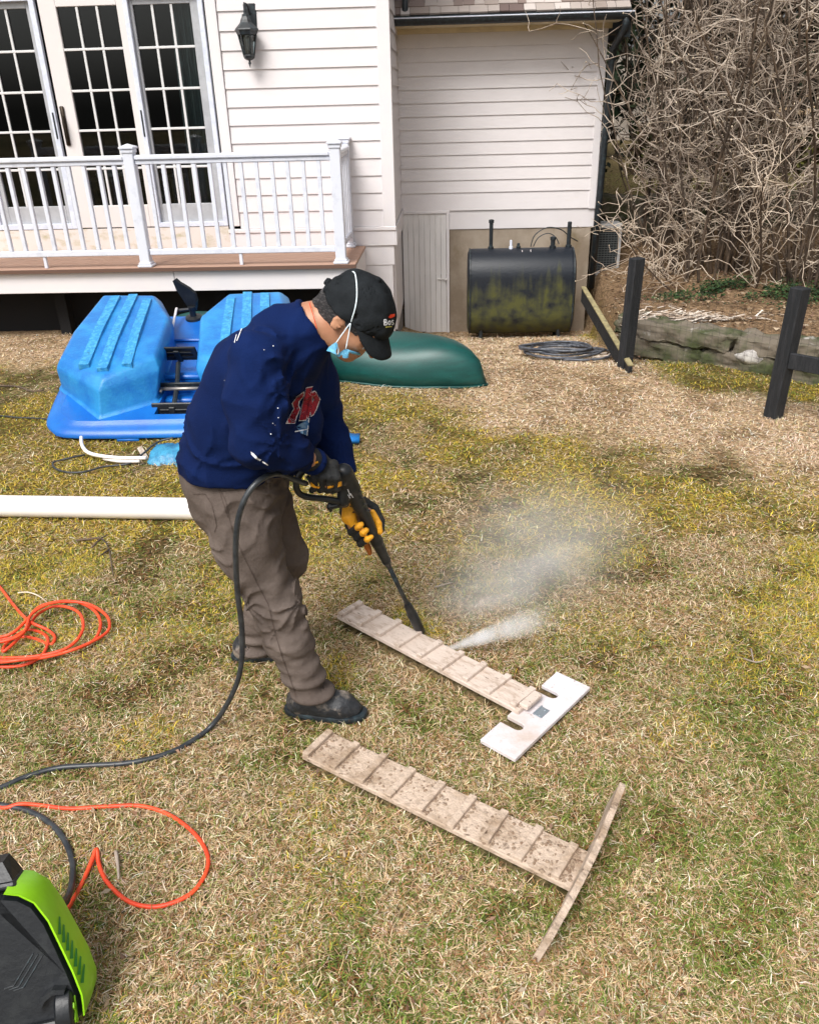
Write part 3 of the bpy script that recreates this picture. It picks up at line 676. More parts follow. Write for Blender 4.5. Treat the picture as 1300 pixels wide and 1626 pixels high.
# ------------------------------------------------------------------ wall lantern
lamp = empty('wall_lantern', tuple(H3(-1.335, VW - .12, 0)), HYAW); tag(lamp, 'black six-sided coach lantern on the clapboards right of the patio door', 'lamp')
mb = MB(); mb.bbox(-.035, .075, .10, .125, 2.47, 2.68, .008)
mb.tube(catmull([(.02, .10, 2.60), (.015, .05, 2.66), (.005, .01, 2.665), (0, 0, 2.62)], 5), .009, 8); mb.build('wall_bracket', M['black_metal'], lamp, True, 40)
mb = MB(); mb.lathe((0, 0, 0), [(.006, 2.68), (.009, 2.66), (.012, 2.60), (.028, 2.59), (.030, 2.575), (.045, 2.55), (.052, 2.53), (.10, 2.485), (.104, 2.475), (.095, 2.465), (.085, 2.44), (.07, 2.438)], 6); mb.build('lamp_roof', M['black_metal'], lamp)
mb = MB()
for k in range(6):
    an = math.pi / 3 * k; mb.tube([(.078 * math.cos(an), .078 * math.sin(an), 2.44), (.046 * math.cos(an), .046 * math.sin(an), 2.285)], .0065, 4)
mb.lathe((0, 0, 0), [(.05, 2.29), (.052, 2.28), (.046, 2.262), (.028, 2.25), (.010, 2.245), (.008, 2.235), (.014, 2.225), (.008, 2.212), (.004, 2.20), (.002, 2.19)], 6); mb.build('lamp_cage', M['black_metal'], lamp)
mb = MB(); mb.lathe((0, 0, 0), [(.072, 2.44), (.044, 2.29)], 6); mb.build('lamp_glass', M['glassy'], lamp)
for (dx, dy) in ((-.02, -.008), (.018, -.01), (.0, .02)):
    mb = MB(); mb.lathe((dx, dy, 0), [(.009, 2.285), (.010, 2.40), (.012, 2.405), (.006, 2.432)], 8); mb.build('candle_bulb', M['trim'], lamp, True)

# ------------------------------------------------------------------ fuel tank
tank = empty('fuel_oil_tank', tuple(H3(1.165, 1.86, 0)), HYAW); tag(tank, 'large dark blue steel oil tank streaked with green algae against the stained foundation', 'fuel tank')
mb = MB(); TL, TR_, ZB, ZT = .565, .27, -.43, .47
prof = []
for k in range(17): prof.append((TR_ * math.cos(math.pi * k / 16), ZT - .27 + .27 * math.sin(math.pi * k / 16)))
for k in range(17): prof.append((TR_ * math.cos(math.pi + math.pi * k / 16), ZB + .27 + .27 * math.sin(math.pi + math.pi * k / 16)))
rings = [(-TL, .90), (-TL + .012, .965), (-TL + .03, .99), (-TL + .05, 1.0), (TL - .05, 1.0), (TL - .03, .99), (TL - .012, .965), (TL, .90)]
zc = (ZB + ZT) / 2; vs = []; n = len(prof)
for x, s in rings: vs += [(x, a * s, zc + (b - zc) * s) for a, b in prof]
fs = [(i * n + k, i * n + (k + 1) % n, (i + 1) * n + (k + 1) % n, (i + 1) * n + k) for i in range(len(rings) - 1) for k in range(n)] + [tuple(range(n)), tuple((len(rings) - 1) * n + k for k in range(n))]
mb.add([(x, y, z + .5) for x, y, z in vs], fs); t_ = mb.build('tank_shell', M['tankm'], tank, True, 35); t_.location = (0, 0, -.5)
for x in (-TL + .022, TL - .022):
    mb = MB(); mb.prism([(a * 1.015, zc + (b - zc) * 1.008) for a, b in prof], lambda a, b: (x - .008, a, b), lambda a, b: (x + .008, a, b)); mb.build('end_rim', M['black_metal'], tank)
for x in (-.42, .42):
    for y in (-.16, .16): mb = MB(); mb.cyl((x, y, -.28), (x, y, -.62), .022, 8); mb.build('tank_leg', M['black_metal'], tank)
def stub(name, x, y, z1, r, m, capr=0):
    mb = MB(); mb.lathe((x, y, 0), [(r * 1.5, ZT - .02), (r * 1.5, ZT + .02), (r, ZT + .025), (r, z1 - .03), (capr or r, z1 - .03), (capr or r, z1), (r * .6, z1 + .006)], 12); mb.build(name, m, tank, True, 40)
stub('fill_pipe', -.32, 0, .76, .020, M['black_metal'], .028); stub('vent_pipe', .50, .02, .72, .022, M['black_metal'])
stub('gauge_sight', -.11, -.02, .55, .014, M['alu']); stub('plug', -.03, 0, .515, .016, M['black_metal']); stub('valve', .33, -.02, .58, .024, M['black_metal'], .03)
mb = MB(); mb.tube(catmull([(.10, 0, .48), (.14, 0, .60), (.27, .02, .67), (.42, .06, .64), (.52, .12, .56), (.62, .2, .50)], 6), .006, 6); mb.build('fuel_line', M['hose'], tank, True)
mb = MB(); mb.tube(catmull([(.13, .02, .48), (.18, .02, .57), (.28, .03, .61), (.36, .03, .57), (.40, .02, .50)], 6), .005, 6); mb.build('fuel_line', M['hose'], tank, True)
for (x, z) in ((.0, .45), (.09, .455)):
    mb = MB(); mb.box(x, x + .006, -.11, -.085, z - .01, z + .012); mb.build('tag', M['trim'], tank)

# ------------------------------------------------------------------ condenser beside the wing
ac = empty('air_conditioner', tuple(H3(2.21, 2.72, 0)), HYAW); tag(ac, 'weathered grey air conditioning condenser past the downspout at the house corner', 'air conditioner')
mb = MB(); mb.bbox(-.15, .15, -.13, .13, .55, .60, .008); mb.bbox(-.15, .15, -.13, .13, .03, .07, .006)
for sx in (-1, 1):
    for sy in (-1, 1): mb.bbox(min(sx * .15, sx * .12), max(sx * .15, sx * .12), min(sy * .13, sy * .11), max(sy * .13, sy * .11), .07, .55, .004)
mb.build('casing', M['acm'], ac)
mb = MB(); mb.box(-.115, .115, -.105, .105, .07, .55); mb.build('coil_core', M['black_metal'], ac)
mb = MB()
for k in range(18): z = .085 + k * .0255; mb.box(-.12, .12, -.125, -.118, z, z + .006)
for k in range(7): x = -.1 + k * .033; mb.box(x, x + .004, -.128, -.1255, .07, .55)
mb.build('coil_guard', mat('guard grey', (.09, .10, .10), .6), ac)
mb = MB(); mb.box(-.13, .13, -.11, .11, -.05, .0295); mb.build('base_pad', M['concrete'], ac)

# ------------------------------------------------------------------ garden fence: posts, boards, wire
rnd = random.Random(11)
PL, PR = onz(990, 588, -.02), onz(1225, 662, 0)
fence = empty('garden_fence', (float(PL[0]), float(PL[1]), 0)); tag(fence, 'black board and wire garden fence with two leaning posts in front of the stone wall', 'fence')
def W(o, p): return Vector([float(p[0]), float(p[1]), float(p[2])]) - o.location
def fpost(b, h, lx, ly, w=.05, d=.05):
    mb = MB(); z0 = -.25
    a = Vector((b[0], b[1], z0)); t = Vector((b[0] + lx, b[1] + ly, h)); ax = (t - a).normalized(); L_ = (t - a).length
    q = ax.to_track_quat('Z', 'X').to_matrix().to_4x4(); T = Matrix.Translation(a - fence.location) @ q @ Matrix.Rotation(.5, 4, 'Z')
    mb.bbox(-w, w, -d, d, 0, L_, .006, T); return mb.build('post', M['post'], fence)
fpost(PL, .83, .02, .0, .05, .038); fpost(PR, .83, .03, 0, .045, .045)
def board(name, a, b, h, t, mat_, parent, org):
    a, b = V(a), V(b); d = (b - a); L_ = d.length; x = d.normalized(); y = Vector((0, 0, 1)).cross(x).normalized(); z = x.cross(y)
    T = Matrix((( x.x, y.x, z.x, a.x - org.x), (x.y, y.y, z.y, a.y - org.y), (x.z, y.z, z.z, a.z - org.z), (0, 0, 0, 1)))
    mb = MB(); mb.bbox(0, L_, -t / 2, t / 2, -h, 0, .004, T); return mb.build(name, mat_, parent)
e0 = P(1001, 582, 6.0); e1 = P(926, 457, 7.9)
board('brace_board', e0, e1, .13, .03, M['post'], fence, fence.location)
board('lit_edge_strip', e0 + np.array([0, -.0, .018]), e1 + np.array([0, 0, .018]), .017, .045, M['rail_top'], fence, fence.location)  # strip added along the brace, its lit top edge given as colour
r0 = P(1245, 558, 5.0); r1 = P(1420, 590, 4.6); board('rail', r0, r1, .10, .03, M['post'], fence, fence.location)
mb = MB(); A3 = V(PL) - fence.location; B3 = V(PR) - fence.location
for k in range(9):
    z = .05 + k * .075; mb.tube([A3 + Vector((0, 0, z)), B3 + Vector((0, 0, z))], .0008, 3, False)
for k in range(24):
    q = A3.lerp(B3, k / 24); mb.tube([q + Vector((0, 0, -.02)), q + Vector((0, 0, .66))], .0008, 3, False)
C3 = V(onz(1420, 700, 0)) - fence.location
for k in range(9):
    z = .05 + k * .075; mb.tube([B3 + Vector((0, 0, z)), C3 + Vector((0, 0, z))], .0008, 3, False)
for k in range(16):
    q = B3.lerp(C3, k / 16); mb.tube([q + Vector((0, 0, -.02)), q + Vector((0, 0, .66))], .0008, 3, False)
mb.build('wire_mesh', M['wire'], fence)

# ------------------------------------------------------------------ low fieldstone wall
def stone_wall(name, a, b, h, dep, nb, rows, label, mat_, seed, topz=0):
    rr = random.Random(seed); a = Vector(a); b = Vector(b); d = (b - a); L_ = d.length; x = d.normalized(); y = Vector((-x.y, x.x, 0))
    if y.dot(Vector((0, 1, 0))) < 0: y = -y
    mb = MB(); z = -.08
    for r in range(rows):
        hh = (h + .08) / rows * rr.uniform(.8, 1.2); u = rr.uniform(-.1, 0)
        while u < L_:
            w = L_ / nb * rr.uniform(.4, 2.0); bm = bmesh.new(); bmesh.ops.create_cube(bm, size=1)
            bmesh.ops.bevel(bm, geom=list(bm.edges), offset=.09, segments=1, affect='EDGES'); bmesh.ops.subdivide_edges(bm, edges=[e for e in bm.edges if e.calc_length() > .5], cuts=1, use_grid_fill=True)
            yo = rr.uniform(-.03, .03); rot = Matrix.Rotation(rr.uniform(-.1, .1), 3, 'Y')
            bm.verts.index_update(); vs = []
            for v in bm.verts:
                c = v.co; s = 1 + .22 * (rr.random() - .5); q = rot @ Vector((c.x * w * s, c.y * dep, c.z * hh * 1.04 * s))
                p = a + x * (u + w / 2 + q.x) + y * (dep / 2 + yo + q.y); vs.append((p.x, p.y, a.z + z + hh / 2 + q.z))
            mb.add(vs, [tuple(v.index for v in f.verts) for f in bm.faces]); bm.free(); u += w * .98
        z += hh
    o = mb.build(name, mat_, None, True, 50)
    sb = o.modifiers.new('s', 'SUBSURF'); sb.subdivision_type = 'SIMPLE'; sb.levels = sb.render_levels = 3
    tx_ = bpy.data.textures.new('rough', 'CLOUDS'); tx_.noise_scale = .10; tx_.noise_depth = 4; dp = o.modifiers.new('d', 'DISPLACE'); dp.texture = tx_; dp.texture_coords = 'GLOBAL'; dp.strength = .09; dp.mid_level = .5
    return tag(o, label, 'stone wall')
w0 = V(onz(975, 560, -.03)); w1 = V(onz(1420, 632, 0))
stone_wall('stone_wall', (w0.x, w0.y, -.10), (w1.x, w1.y, -.06), .36, .28, 5, 3, 'low mossy fieldstone wall running behind the two black fence posts', M['rock'], 5)
mb = MB(); p_ = P(1192, 550, 6.2)
bm = bmesh.new(); bmesh.ops.create_icosphere(bm, subdivisions=3, radius=1); bm.verts.index_update(); rr = random.Random(3)
vs = [(float(p_[0]) + v.co.x * .17 * (1 + .06 * rr.random()), float(p_[1]) - .14 + v.co.y * .13, float(p_[2]) - .02 + v.co.z * .085 * (1 + .1 * rr.random())) for v in bm.verts]
mb.add(vs, [tuple(v.index for v in f.verts) for f in bm.faces]); bm.free()
tag(mb.build('boulder', M['lichen'], None, True), 'pale lichen covered stone set in the low wall beside the right-hand fence post', 'stone')
stone_wall('stone_ledge', (2.2, 10.45, .40), (9.0, 10.45, .40), .42, .3, 13, 2, 'dark stone ledge along the lawn terrace behind the bare shrubs', M['rock'], 9)

# ------------------------------------------------------------------ coil of old hose near the tank
mb = MB(); c0 = onz(895, 556, -.08); rr = random.Random(2)
for j in range(6):
    pts = []; R0 = .20 + .11 * rr.random(); ox, oy = rr.uniform(-.08, .08), rr.uniform(-.1, .1); ph = rr.random() * 6
    for k in range(19):
        an = ph + k / 18 * 2 * math.pi * rr.choice([1.0, 1.0]); R1 = R0 * (1 + .12 * math.sin(3 * an + j))
        x = c0[0] + ox + R1 * 1.2 * math.cos(an); y = c0[1] + oy + R1 * 1.3 * math.sin(an); pts.append((x, y, zz(x, y) + .03 + .012 * j))
    mb.tube(catmull(pts, 3), .011, 6)
tag(mb.build('hose_coil', mat('grey garden hose', (.12, .13, .15), .5, (.05, .055, .07), 20), None, True), 'tangled coil of old grey hose lying on dry thatch before the oil tank', 'hose')

# ------------------------------------------------------------------ pedal boat, upside down
boat = empty('pedal_boat', (-1.42, 5.03, .12)); boat.rotation_euler = Euler((math.radians(13), 0, math.radians(-2)), 'XYZ')
boat.rotation_mode = 'XYZ'
boat.matrix_world = Matrix.Translation((-1.42, 5.03, .12)) @ Matrix.Rotation(math.radians(-2), 4, 'Z') @ Matrix.Rotation(math.radians(13), 4, 'X')
tag(boat, 'bright blue plastic pedal boat turned upside down beside the deck', 'pedal boat')
def axx(y): return -.045 - .115 * y
def rim_outline(off=0, n=8):
    base = [(-.775, -.175), (.60, -.165), (.80, -.0), (.84, .42), (.72, 1.3), (.60, 1.46), (-.86, 1.46), (-.97, 1.3), (-.985, .42), (-.93, -.02)]
    c = np.array([-.06, .55]); out = []
    m = len(base)
    for i in range(m):
        a = np.array(base[i - 1], float); b = np.array(base[i], float); d = np.array(base[(i + 1) % m], float)
        p0 = b + (a - b) * .25; p2 = b + (d - b) * .25
        for k in range(4):
            t = k / 3; out.append((1 - t) ** 2 * p0 + 2 * t * (1 - t) * b + t * t * p2)
    out = np.array(out); dirs = out - c; dirs /= np.linalg.norm(dirs, axis=1)[:, None]
    return out - dirs * off
layers = [(0.0, -.065), (-.012, -.055), (-.012, -.045), (.0, -.03), (.030, -.012), (.05, -.010), (.075, .004), (.10, .018)]
vs = []; n = 40
for off, z in layers: vs += [(x, y, z) for x, y in rim_outline(off)]
fs = [(i * n + k, i * n + (k + 1) % n, (i + 1) * n + (k + 1) % n, (i + 1) * n + k) for i in range(len(layers) - 1) for k in range(n)]
rim = MB(); rim.add(vs, fs)
# deck sheet with a pedal well cut through: three strips and the well walls
top = rim_outline(.10); TZ = .018
def inr(x0, x1, y0, y1): pass
wx0, wx1, wy0, wy1 = -.205, .06, -.02, .40
bm = bmesh.new(); f = bm.faces.new([bm.verts.new((x, y, TZ)) for x, y in top])
for co, no in (((wx0, 0, 0), (1, 0, 0)), ((wx1, 0, 0), (1, 0, 0)), ((0, wy0, 0), (0, 1, 0)), ((0, wy1, 0), (0, 1, 0))):
    bmesh.ops.bisect_plane(bm, geom=list(bm.verts) + list(bm.edges) + list(bm.faces), plane_co=co, plane_no=no)
rm = [f for f in bm.faces if wx0 < f.calc_center_median().x < wx1 and wy0 < f.calc_center_median().y < wy1]
bmesh.ops.delete(bm, geom=rm, context='FACES'); bm.verts.index_update()
rim.add([v.co.copy() for v in bm.verts], [tuple(v.index for v in f.verts) for f in bm.faces]); bm.free()
rim.add([(x, y, z) for z in (TZ, -.085) for (x, y) in ((wx0, wy0), (wx1, wy0), (wx1, wy1), (wx0, wy1))], [(0, 1, 5, 4), (1, 2, 6, 5), (2, 3, 7, 6), (3, 0, 4, 7), (4, 5, 6, 7)])
rim.bbox(wx0, wx1, .20, .27, -.084, TZ - .03, .012); rim.bbox(-.36, .12, .40, .46, TZ - .002, TZ + .035, .012); rim.bbox(-.42, .06, .95, 1.0, TZ - .002, TZ + .02, .01)
rim.bbox(-.40, -.26, -.232, -.222, -.045, -.03, .002)
hull = rim.build('hull_deck', M['blue'], boat, True, 40)
# pontoons
def pontoon(side):
    def mx(x, y): return x if side < 0 else 2 * axx(y) - x
    #      tip        outer front    outer mid     outer back    inner back   inner mid     inner front
    top = [(-.50, .04, .235), (-.86, .30, .255), (-.875, .64, .275), (-.85, 1.22, .27), (-.46, 1.20, .27), (-.245, .80, .285), (-.215, .27, .262)]
    cre = [(-.525, .0, .185), (-.895, .28, .20), (-.915, .64, .215), (-.90, 1.26, .21), (-.435, 1.24, .21), (-.23, .80, .22), (-.19, .22, .20)]
    mid = [(-.53, -.005, .165), (-.90, .28, .175), (-.92, .64, .19), (-.905, 1.27, .18), (-.43, 1.25, .18), (-.235, .80, .19), (-.195, .205, .175)]
    base = [(-.545, -.055, .03), (-.925, .32, .03), (-.945, .66, .03), (-.93, 1.32, .03), (-.42, 1.32, .03), (-.275, .84, .03), (-.225, .14, .03)]
    foot = [(-.55, -.09, .012), (-.95, .32, .012), (-.97, .66, .012), (-.95, 1.36, .012), (-.41, 1.36, .012), (-.262, .86, .012), (-.21, .11, .012)]
    inn = [(x * .93 - .037, y * .93 + .05, z + .018) for x, y, z in top]
    bm = bmesh.new(); rings = []
    for L_ in (foot, base, mid, cre, top, inn):
        rings.append([bm.verts.new((mx(x, y), y, z)) for x, y, z in L_])
    for a, b in zip(rings[:-1], rings[1:]):
        for k in range(7): bm.faces.new([a[k], a[(k + 1) % 7], b[(k + 1) % 7], b[k]])
    bm.faces.new(rings[-1])
    bmesh.ops.recalc_face_normals(bm, faces=bm.faces)
    me = bpy.data.meshes.new('pontoon'); bm.to_mesh(me); bm.free(); o = link('pontoon', me, M['blue_wet'], boat, True)
    m_ = o.modifiers.new('soft', 'BEVEL'); m_.width = .028; m_.segments = 3; m_.limit_method = 'ANGLE'; m_.angle_limit = math.radians(14)
    ribs = [((-.655, .17), (-.725, 1.14), .038), ((-.52, .12), (-.60, 1.16), .038), ((-.375, .17), (-.475, 1.08), .036)]
    for (xa, ya), (xb, yb), w in ribs:
        mb = MB(); zt = [.275 + .012, .290 + .013]
        for (dx, dz) in ((0, 0),):
            N_ = 10; vs = []
            for i in range(N_ + 1):
                t = i / N_; x = xa + (xb - xa) * t; y = ya + (yb - ya) * t; zt_ = .2655 + .030 * ss(0, .5, t) * 1.0 - .006 * t
                zt_ = float(zt_)
                for (ox, oz) in ((-w, -.02), (-w * .85, .017), (w * .85, .017), (w, -.02)): vs.append((mx(x + ox, y), y, zt_ + oz))
            fs = [(i * 4 + k, i * 4 + k + 1, i * 4 + k + 5, i * 4 + k + 4) for i in range(N_) for k in range(3)] + [(0, 1, 2, 3), (N_ * 4, N_ * 4 + 1, N_ * 4 + 2, N_ * 4 + 3)]
            mb.add(vs, fs)
        mb.build('raised_rib', M['blue_rib'], o)
    return o
pontoon(-1); pontoon(1)
# rudder, rod, paddle wheel and pedals
rd = MB(); poly = [(-.035, .06), (-.045, .12), (-.11, .28), (-.125, .36), (-.10, .375), (-.07, .34), (.0, .29), (.045, .24), (.05, .17), (.02, .07)]
rd.prism(poly, lambda a, b: (-.24 + a * .85, 1.33, b * .85 + .02), lambda a, b: (-.23 + a * .85, 1.352, b * .85 + .02)); rdo = rd.build('rudder', M['dkplastic'], boat)
rd = MB(); rd.lathe((-.245, 1.33, 0), [(.065, .018), (.062, .035), (.025, .045), (.022, .10), (.03, .105), (.03, .12)], 14); rd.tube([(-.34, 1.31, .10), (-.24, 1.32, .105)], .012, 8); rd.build('rudder_pivot', M['dkplastic'], boat, True, 40)
rd = MB(); rd.tube(catmull([(-.355, 1.31, .115), (-.335, 1.05, .075), (-.30, .75, .055), (-.275, .62, .045)], 5), .010, 8); rd.build('steering_rod', M['trim'], boat, True)
def paddle_blade(y, z, tilt, label=None):
    T = Matrix.Translation((-.11 - .03 * (y > .3), y, z)) @ Matrix.Rotation(tilt, 4, 'X'); mb = MB()
    mb.bbox(-.135, .135, -.008, .008, -.075, .075, .006, T); mb.bbox(-.125, .125, -.012, -.008, -.065, -.052, .002, T); mb.bbox(-.08, .10, -.016, -.008, -.02, -.008, .002, T); mb.bbox(-.08, .10, -.016, -.008, .022, .034, .002, T)
    mb.bbox(-.02, .02, -.022, -.008, -.074, .05, .004, T); return mb.build('paddle_blade', M['dkplastic'], boat)
paddle_blade(.50, .17, math.radians(28)); paddle_blade(.06, -.03, math.radians(-12))
mb = MB(); mb.tube([(-.14, .46, .12), (-.12, .28, .05), (-.11, .10, .0)], .017, 8); mb.bbox(-.23, .1, .26, .275, .035, .08, .004); mb.build('wheel_arm', M['black_metal'], boat, True, 40)
mb = MB(); mb.tube([(-.24, .23, .055), (.12, .23, .055)], .013, 8); mb.tube([(-.21, .23, .055), (-.21, .19, .055)], .01, 8); mb.build('axle', mat('worn steel', (.30, .28, .26), .4, metal=.7), boat, True)

# things under and by the boat
cr = lambda l, z=.03, k=6: catmull([tuple(onz(a, b, z)) for a, b in l], k)
mb = MB(); mb.tube(cr([(129, 694), (130, 706), (138, 717), (155, 723), (190, 727), (232, 727)], .05), .011, 10); mb.tube(cr([(165, 728), (190, 732), (222, 732)], .03), .011, 8)
tag(mb.build('bent_pipe', M['pvc'], None, True), 'thin bent white pipe under the front edge of the upturned boat', 'pipe')
mb = MB(); a_ = P(222, 711, 4.66); b_ = P(236, 735, 4.6)
mb.tube([a_, b_], .022, 4); tag(mb.build('wood_offcut', M['wood_edge']), 'short pale wooden offcut propped under the edge of the boat', 'wood')
mb = MB(); rr = random.Random(8); n = 9; vs = []
pa_, pb_ = onz(236, 738), onz(330, 742)
for i in range(26):
    t = i / 25; c = pa_ + (pb_ - pa_) * t
    for j in range(9):
        an = math.pi * j / 8; rr_ = 1 + .3 * (rr.random() - .5)
        vs.append((c[0], c[1] + .12 - .13 * math.cos(an) * rr_, .002 + .10 * math.sin(an) * rr_ * (.55 + .5 * t)))
mb.add(vs, [(i * 9 + j, i * 9 + j + 1, (i + 1) * 9 + j + 1, (i + 1) * 9 + j) for i in range(25) for j in range(8)] + [tuple(range(9)), tuple(range(25 * 9, 26 * 9))])
tag(mb.build('tarp_bundle', M['tarp'], None, True), 'crumpled blue tarp bundled on the grass under the boat', 'tarp')
mb = MB(); c_ = onz(548, 700, .02)
bm = bmesh.new(); bmesh.ops.create_cube(bm, size=1)
bmesh.ops.bevel(bm, geom=list(bm.edges), offset=.25, segments=3, affect='EDGES'); bm.verts.index_update()
mb.add([(float(c_[0]) - .06 + v.co.x * .30, float(c_[1]) + v.co.y * .20, .035 + v.co.z * .055) for v in bm.verts], [tuple(v.index for v in f.verts) for f in bm.faces]); bm.free()
tag(mb.build('boat_cushion', M['blue_wet'], None, True), 'small flat blue plastic piece lying on the grass just past the crouched man', 'plastic cover')
mb = MB(); mb.tube(catmull([tuple(onz(*q)) for q in [(135, 722, .02), (112, 727, .02), (95, 731, .015), (84, 735, .015), (88, 744, .015), (108, 750, .015), (135, 749, .015), (165, 741, .015), (205, 736, .02), (225, 722, .04), (250, 702, .07), (275, 695, .09)]], 5), .006, 6)
tag(mb.build('black_cable', M['hose'], None, True), 'thin black cable snaking on the grass before the boat', 'cable')
mb = MB(); mb.tube(cr([(-60, 655), (0, 660), (30, 663), (60, 664), (85, 667)], .012), .006, 6); tag(mb.build('black_cable', M['hose'], None, True), 'thin dark line lying on the grass left of the boat', 'cable')
mb = MB(); mb.tube(cr([(-60, 608), (0, 612), (30, 614), (50, 621), (70, 619)], .012), .007, 6); tag(mb.build('twig', M['twig_dark'], None, True), 'dark crooked twig on the grass at the far left, beyond the boat', 'twig')

# ------------------------------------------------------------------ canoe, upside down
ca = Vector((.60, 5.83, 0)); cb_ = Vector((-2.15, 7.25, 0)); d = (cb_ - ca); CL = d.length; x = d.normalized(); y = Vector((-x.y, x.x, 0))
canoe = MB(); vs = []; N_ = 40; Mm = 18
for i in range(N_ + 1):
    t = i / N_; e_ = min(t, 1 - t) * 2; w = .37 * (1 - (1 - min(1, e_ * 1.15)) ** 2.4) ** .8 + .004; h = .335 * (1 - (1 - min(1, e_ * 3.2)) ** 2.5) ** .5 * (.93 + .07 * e_) + .005
    for k in range(Mm + 1):
        an = math.pi * k / Mm; px_ = -math.cos(an); pz_ = math.sin(an)
        px_ = math.copysign(abs(px_) ** .8, px_); pz_ = pz_ ** .72
        q = ca + x * (t * CL) + y * (px_ * w); vs.append((q.x, q.y, zz(q.x, q.y) * .9 + .0 + pz_ * h))
canoe.add(vs, [(i * (Mm + 1) + k, i * (Mm + 1) + k + 1, (i + 1) * (Mm + 1) + k + 1, (i + 1) * (Mm + 1) + k) for i in range(N_) for k in range(Mm)])
co = canoe.build('canoe', M['green'], None, True); so = co.modifiers.new('t', 'SOLIDIFY'); so.thickness = .006; tag(co, 'dark green canoe lying upside down on the dry grass behind the man', 'canoe')
gw = MB()
for k in (0, Mm): gw.tube([Vector(vs[i * (Mm + 1) + k]) + Vector((0, 0, .008)) for i in range(N_ + 1)], .010, 6)
gw.build('gunwale', M['green'], co, True)
mb = MB(); q = P(741, 611, 5.86); mb.box(q[0] - .03, q[0] + .03, q[1] - .006, q[1] + .03, q[2] - .008, q[2] + .008); mb.build('sticker', M['trim'], co)

# ------------------------------------------------------------------ long white pipe
pa_, pb_ = onz(-260, 820), onz(345, 830); pd_ = (pb_ - pa_) / np.linalg.norm(pb_ - pa_); pr = .056; up_ = np.array([0, .035, pr + .004])
mb = MB(); a0, b0 = V(pa_ + up_), V(pb_ + up_ + pd_ * .35); mb.tube([a0, b0], pr, 32, False); mb.tube([a0, b0], pr - .004, 32, False)
tag(mb.build('white_pipe', M['pvc'], None, True), 'long white plastic drainpipe lying on the grass behind the man', 'pipe')

# ------------------------------------------------------------------ orange extension cord and black pressure hose
def gpts(l, z=.012): 
    out = []
    for q in l:
        h = q[2] if len(q) > 2 else z; p = onz(q[0], q[1], h); out.append((p[0], p[1], h + zz(p[0], p[1])))
    return out
mb = MB()
coil = [(-30, 900), (0, 932, .02), (20, 958, .02), (45, 985, .05), (75, 1000, .03), (87, 1012, .02), (80, 1024, .012), (55, 1014, .012), (30, 1012, .012), (-20, 1018), (-60, 1022), (-40, 1040), (0, 1045, .012), (60, 1042, .02), (110, 1028, .03), (132, 1000, .04), (124, 972, .045), (90, 962, .045), (60, 975, .04), (42, 1000, .035), (20, 1024, .03), (5, 1035, .02), (12, 1020, .02), (45, 1000, .015), (75, 1012, .015), (68, 1040, .02), (40, 1056, .012), (0, 1060), (-45, 1056), (-70, 1030), (-30, 1016, .03), (15, 1008, .05), (42, 985, .06), (65, 962, .065), (110, 954, .05), (145, 966, .04), (160, 990, .03), (150, 1018, .025), (115, 1034, .03), (60, 1046, .035), (0, 1050, .035), (-50, 1046, .02), (-30, 1024, .045), (10, 1018, .05), (38, 1004, .055), (50, 975, .065), (85, 957, .07), (135, 958, .05), (168, 978, .04), (174, 998, .03), (160, 1014, .03), (120, 1032, .035), (80, 1042, .03), (20, 1050, .05), (-60, 1060), (-130, 1100), (-120, 1200), (-60, 1265), (0, 1281), (30, 1275, .02), (60, 1276), (110, 1282), (170, 1281), (225, 1281), (270, 1295), (310, 1325), (330, 1360), (326, 1390), (305, 1418), (270, 1434), (235, 1438), (200, 1428), (170, 1400), (157, 1372), (153, 1348, .03), (145, 1368, .02), (130, 1402), (112, 1434), (98, 1454, .03), (84, 1470, .05)]
mb.tube(catmull(gpts(coil), 6), .0062, 8)
tag(mb.build('extension_cord', M['orange'], None, True), 'bright orange extension cord, coiled at the left and looping to the green machine', 'cord')
hose = [tuple(P(*q)) for q in [(486, 768, 2.24), (468, 762, 2.20), (440, 752, 2.15), (412, 763, 2.10), (390, 790, 2.075), (377, 830, 2.07), (374, 880, 2.08), (377, 940, 2.10), (384, 1000, 2.12), (383, 1055, 2.13), (370, 1100, 2.14)]]
hose += gpts([(340, 1150, .03), (300, 1180), (255, 1200), (200, 1212), (140, 1215), (90, 1219), (40, 1233), (0, 1250), (-60, 1270), (-130, 1262), (-110, 1258), (-50, 1266), (0, 1277), (40, 1284), (75, 1302), (100, 1330), (114, 1365), (114, 1400, .03), (106, 1425, .06), (94, 1440, .11), (80, 1452, .13)])
mb = MB(); mb.tube(catmull(hose, 7), .0088, 10); tag(mb.build('pressure_hose', M['hose'], None, True), 'black rubber hose running from the spray gun down over the lawn to the green machine', 'hose')
mb = MB(); hb = catmull(hose, 7)[-14:]; mb.tube(hb, [.0115] * len(hb), 10)
mb.build('hose_collar', M['dkplastic'], bpy.data.objects['pressure_hose'], True)

